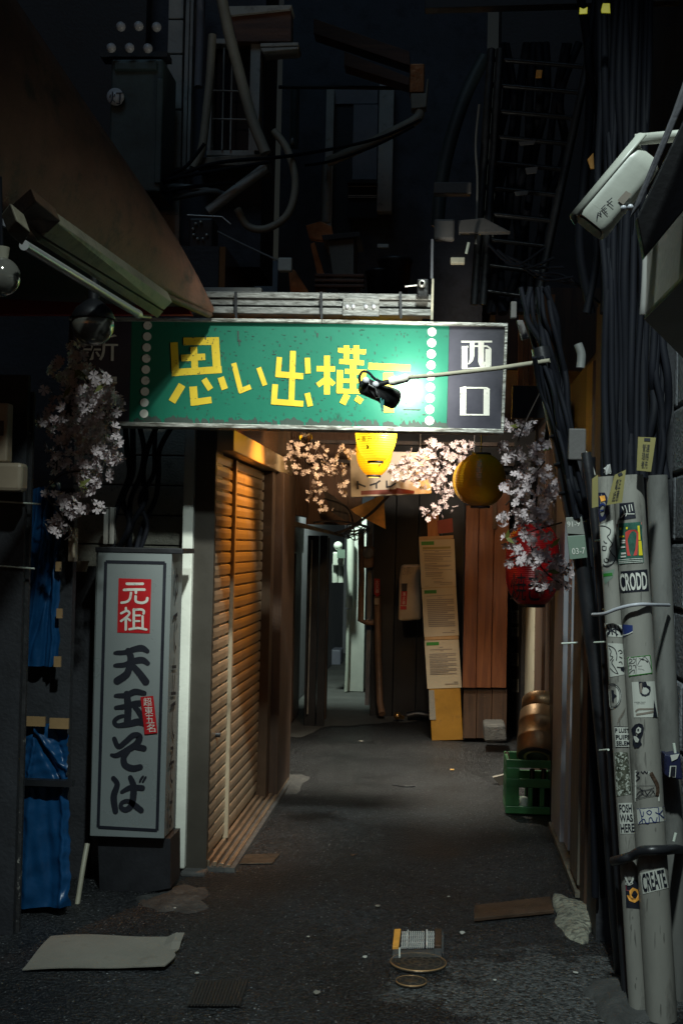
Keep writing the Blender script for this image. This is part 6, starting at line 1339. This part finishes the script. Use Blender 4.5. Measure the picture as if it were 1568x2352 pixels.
for j in range(6):
    for i in range(26):
        x, y = (i + .5) / 26, (j + .5) / 6; p = (A4[0] * (1 - x) + A4[1] * x) * (1 - y) + (A4[3] * (1 - x) + A4[2] * x) * y; o = 6 * (j % 2)
        m.prism([pz(*zg(p.x + o - 8, p.y - 6), .0095), pz(*zg(p.x + o + 6, p.y - 3), .0095), pz(*zg(p.x + o + 8, p.y + 7), .0095), pz(*zg(p.x + o - 6, p.y + 4), .0095)], (0, 0, .005))
m.build('tread_studs', M('worn_studs', (.16, .16, .15), .5, metal=.5, var=.3, bump=.2), dg)
MB().prism(Pq((1085, 520), (1225, 515), (1232, 690), (1090, 680)), (0, 0, .006)).build('worn_side', 'concrete', dg)
def manhole(name, label, u, v, wpx, rings, th=.007):
    c = pz(u, v, .004); t = thing(name, label, 'manhole cover', c); r = wpx / 2 * c.y / F * 1.0
    MB().lathe([(.0005, th), (r * .97, th), (r, th * .6), (r, 0)], c, 48).build('cover', 'cast_iron', t)
    MB().lathe([(r * .97, th), (r * .985, th + .002), (r, th * .7)], c, 48).build('bright_rim', M('worn_rim', (.34, .20, .09), .4, metal=.4, var=.3, bump=.2), t)
    m = MB(); zt_ = th + .0008
    for f0, f1, nseg, gap in rings:
        for k in range(nseg):
            a0 = 2 * math.pi * k / nseg; a1 = a0 + 2 * math.pi / nseg * (1 - gap); q_ = [(r * f, a) for f, a in ((f0, a0), (f1, a0), (f1, (a0 + a1) / 2), (f1, a1), (f0, a1), (f0, (a0 + a1) / 2))]
            m.add([c + Vector((rr * math.cos(a), rr * math.sin(a), zt_)) for rr, a in q_], [(0, 1, 2, 5), (5, 2, 3, 4)])
    m.build('cast_pattern', 'iron_groove', t)
manhole('round_manhole', 'round rusty manhole cover with cast rings in front of the drain cover', 960, 2213, 128, [(.84, .90, 30, .25), (.62, .78, 12, .35), (.40, .52, 9, .3), (.2, .28, 6, .3)])
manhole('round_manhole', 'small round rusty valve cover nearest the viewer', 944, 2256.5, 71, [(.80, .88, 20, .2), (.45, .68, 8, .35)], .006)
rp = flat('steel_plate', 'rusty tread plate lying before the pale concrete lump at the right', 'plate', 'rust_plate', [(1089, 2086), (1262, 2066), (1271, 2098), (1088, 2117)], .014, .006, .002)
flat('steel_plate', 'dark iron cover plate beside the shutter threshold', 'plate', 'cast_iron', [(540, 1964), (644, 1962), (625, 1984), (524, 1985)], .004)
gr = thing('iron_grate', 'dark iron drain grate at the bottom left of the road', 'drain cover', pz(500, 2310))
MB().prism([pz(*p, .005) for p in [(452, 2254), (572, 2251), (552, 2312), (430, 2312)]], (0, 0, .003)).build('frame', 'iron_groove', gr)
m = MB()
for i in range(16):
    x = (i + .5) / 16; a = (452 + 120 * x, 2256 - 3 * x); b = (432 + 120 * x, 2310); m.prism([pz(a[0] - 2, a[1], .009), pz(a[0] + 2, a[1], .009), pz(b[0] + 2, b[1], .009), pz(b[0] - 2, b[1], .009)], (0, 0, .005))
m.build('bars', M('dark_iron', (.03, .03, .03), .5, metal=.4, var=.4, bump=.3), gr)
# concrete lump and apron
def lump(name, label, cx, cy, rx, ry, hh, seed, mat='concrete'):
    c = pz(cx, cy); rnd = random.Random(seed); m = MB(); n = 30; rg = 9; V = [c + Vector((0, 0, hh))]
    ph = [rnd.uniform(0, 6.28) for _ in range(6)]
    for j in range(1, rg + 1):
        for k in range(n):
            a = 2 * math.pi * k / n; f = j / rg; w_ = 1 + .16 * math.sin(3 * a + ph[0]) + .10 * math.sin(5 * a + ph[1]) + .06 * math.sin(9 * a + ph[2])
            V.append(c + Vector((rx * f * w_ * math.cos(a), ry * f * w_ * math.sin(a), hh * (1 - f ** 2.2) + rnd.uniform(-.003, .003) * (f < .99) + (.001 if f < .99 else -.01))))
    Fs = [(0, 1 + k, 1 + (k + 1) % n) for k in range(n)]
    for j in range(rg - 1):
        for k in range(n): Fs.append((1 + j * n + k, 1 + (j + 1) * n + k, 1 + (j + 1) * n + (k + 1) % n, 1 + j * n + (k + 1) % n))
    m.add(V, Fs, True); return tag(m.build(name, mat), label, 'concrete')
lump('concrete_lump', 'pale rough concrete lump at the foot of the door post on the right', 1322, 2108, .10, .33, .032, 3, M('pale_concrete', (.25, .245, .19), .9, var=.45, scale=14, bump=1.0, bscale=60, col2=(.06, .06, .05), lo=.46, hi=.62))
lump('concrete_apron', 'worn concrete apron spread at the foot of the bronze pillar', 408, 2066, .15, .22, .012, 5, M('worn_apron', (.032, .033, .032), .9, var=.5, scale=9, bump=.8, bscale=60, col2=(.075, .075, .07), lo=.52, hi=.66))
lump('concrete_apron', 'low concrete fillet along the end of the shutter threshold', 662, 1800, .12, .35, .02, 6)
lump('mortar_skirt', 'crumbling dark mortar skirt round the feet of the grey pipes', 1440, 2300, .15, .22, .035, 8, M('dark_mortar', (.045, .046, .045), .9, var=.5, scale=9, bump=.8, bscale=50))
for i, (u, v, s_, mt, lb) in enumerate([(1061, 2144, .017, 'litter', 'white paper scrap right of the drain cover'), (838, 2199, .012, 'litter', 'white paper scrap left of the round manhole'), (1029, 2060, .010, 'litter', 'tiny white scrap beyond the rusty tread plate'), (1038, 1769, .024, 'leaf_litter', 'dry yellow leaf lying in the lit patch of the alley'), (1321, 2235, .014, 'litter', 'white scrap near the pipe feet'), (1136, 2252, .010, 'litter', 'white scrap right of the small valve cover'), (828, 1703, .022, 'litter', 'pale scrap in the far lit patch before the notice post'), (811, 1965, .022, 'rust_plate', 'flat brown stone in the dark middle of the alley'), (708, 2152, .008, 'litter', 'tiny white scrap left of centre on the asphalt'), (868, 2082, .016, 'cardboard', 'brown scrap on the asphalt beyond the drain cover'), (402, 2086, .008, 'litter', 'tiny white scrap below the pillar plinth'), (728, 2282, .018, 'cardboard', 'brown scrap near the bottom edge left of centre'), (452, 2236, .010, 'litter', 'white scrap beside the cardboard sheet')]):
    c = pz(u, v, .004); rnd = random.Random(40 + i); n = 7; s_ *= .7
    top = [c + Vector((s_ * math.cos(6.283 * k / n) * rnd.uniform(.7, 1.3), s_ * 1.4 * math.sin(6.283 * k / n) * rnd.uniform(.7, 1.3), rnd.uniform(.003, s_ * .5))) for k in range(n)]
    m = MB(); m.add(top + [c + Vector((0, 0, s_ * .45))], [(k, (k + 1) % n, n) for k in range(n)]); tag(m.build('litter_scrap', mt, solid=.002), lb, 'litter')
tube_thing('black_stick', 'thin black stick lying across the lit patch of the alley', 'stick', 'rubber', [(900, 1804, 8.05), (930, 1807, 8.0), (952, 1806, 8.02)], .006, 6)
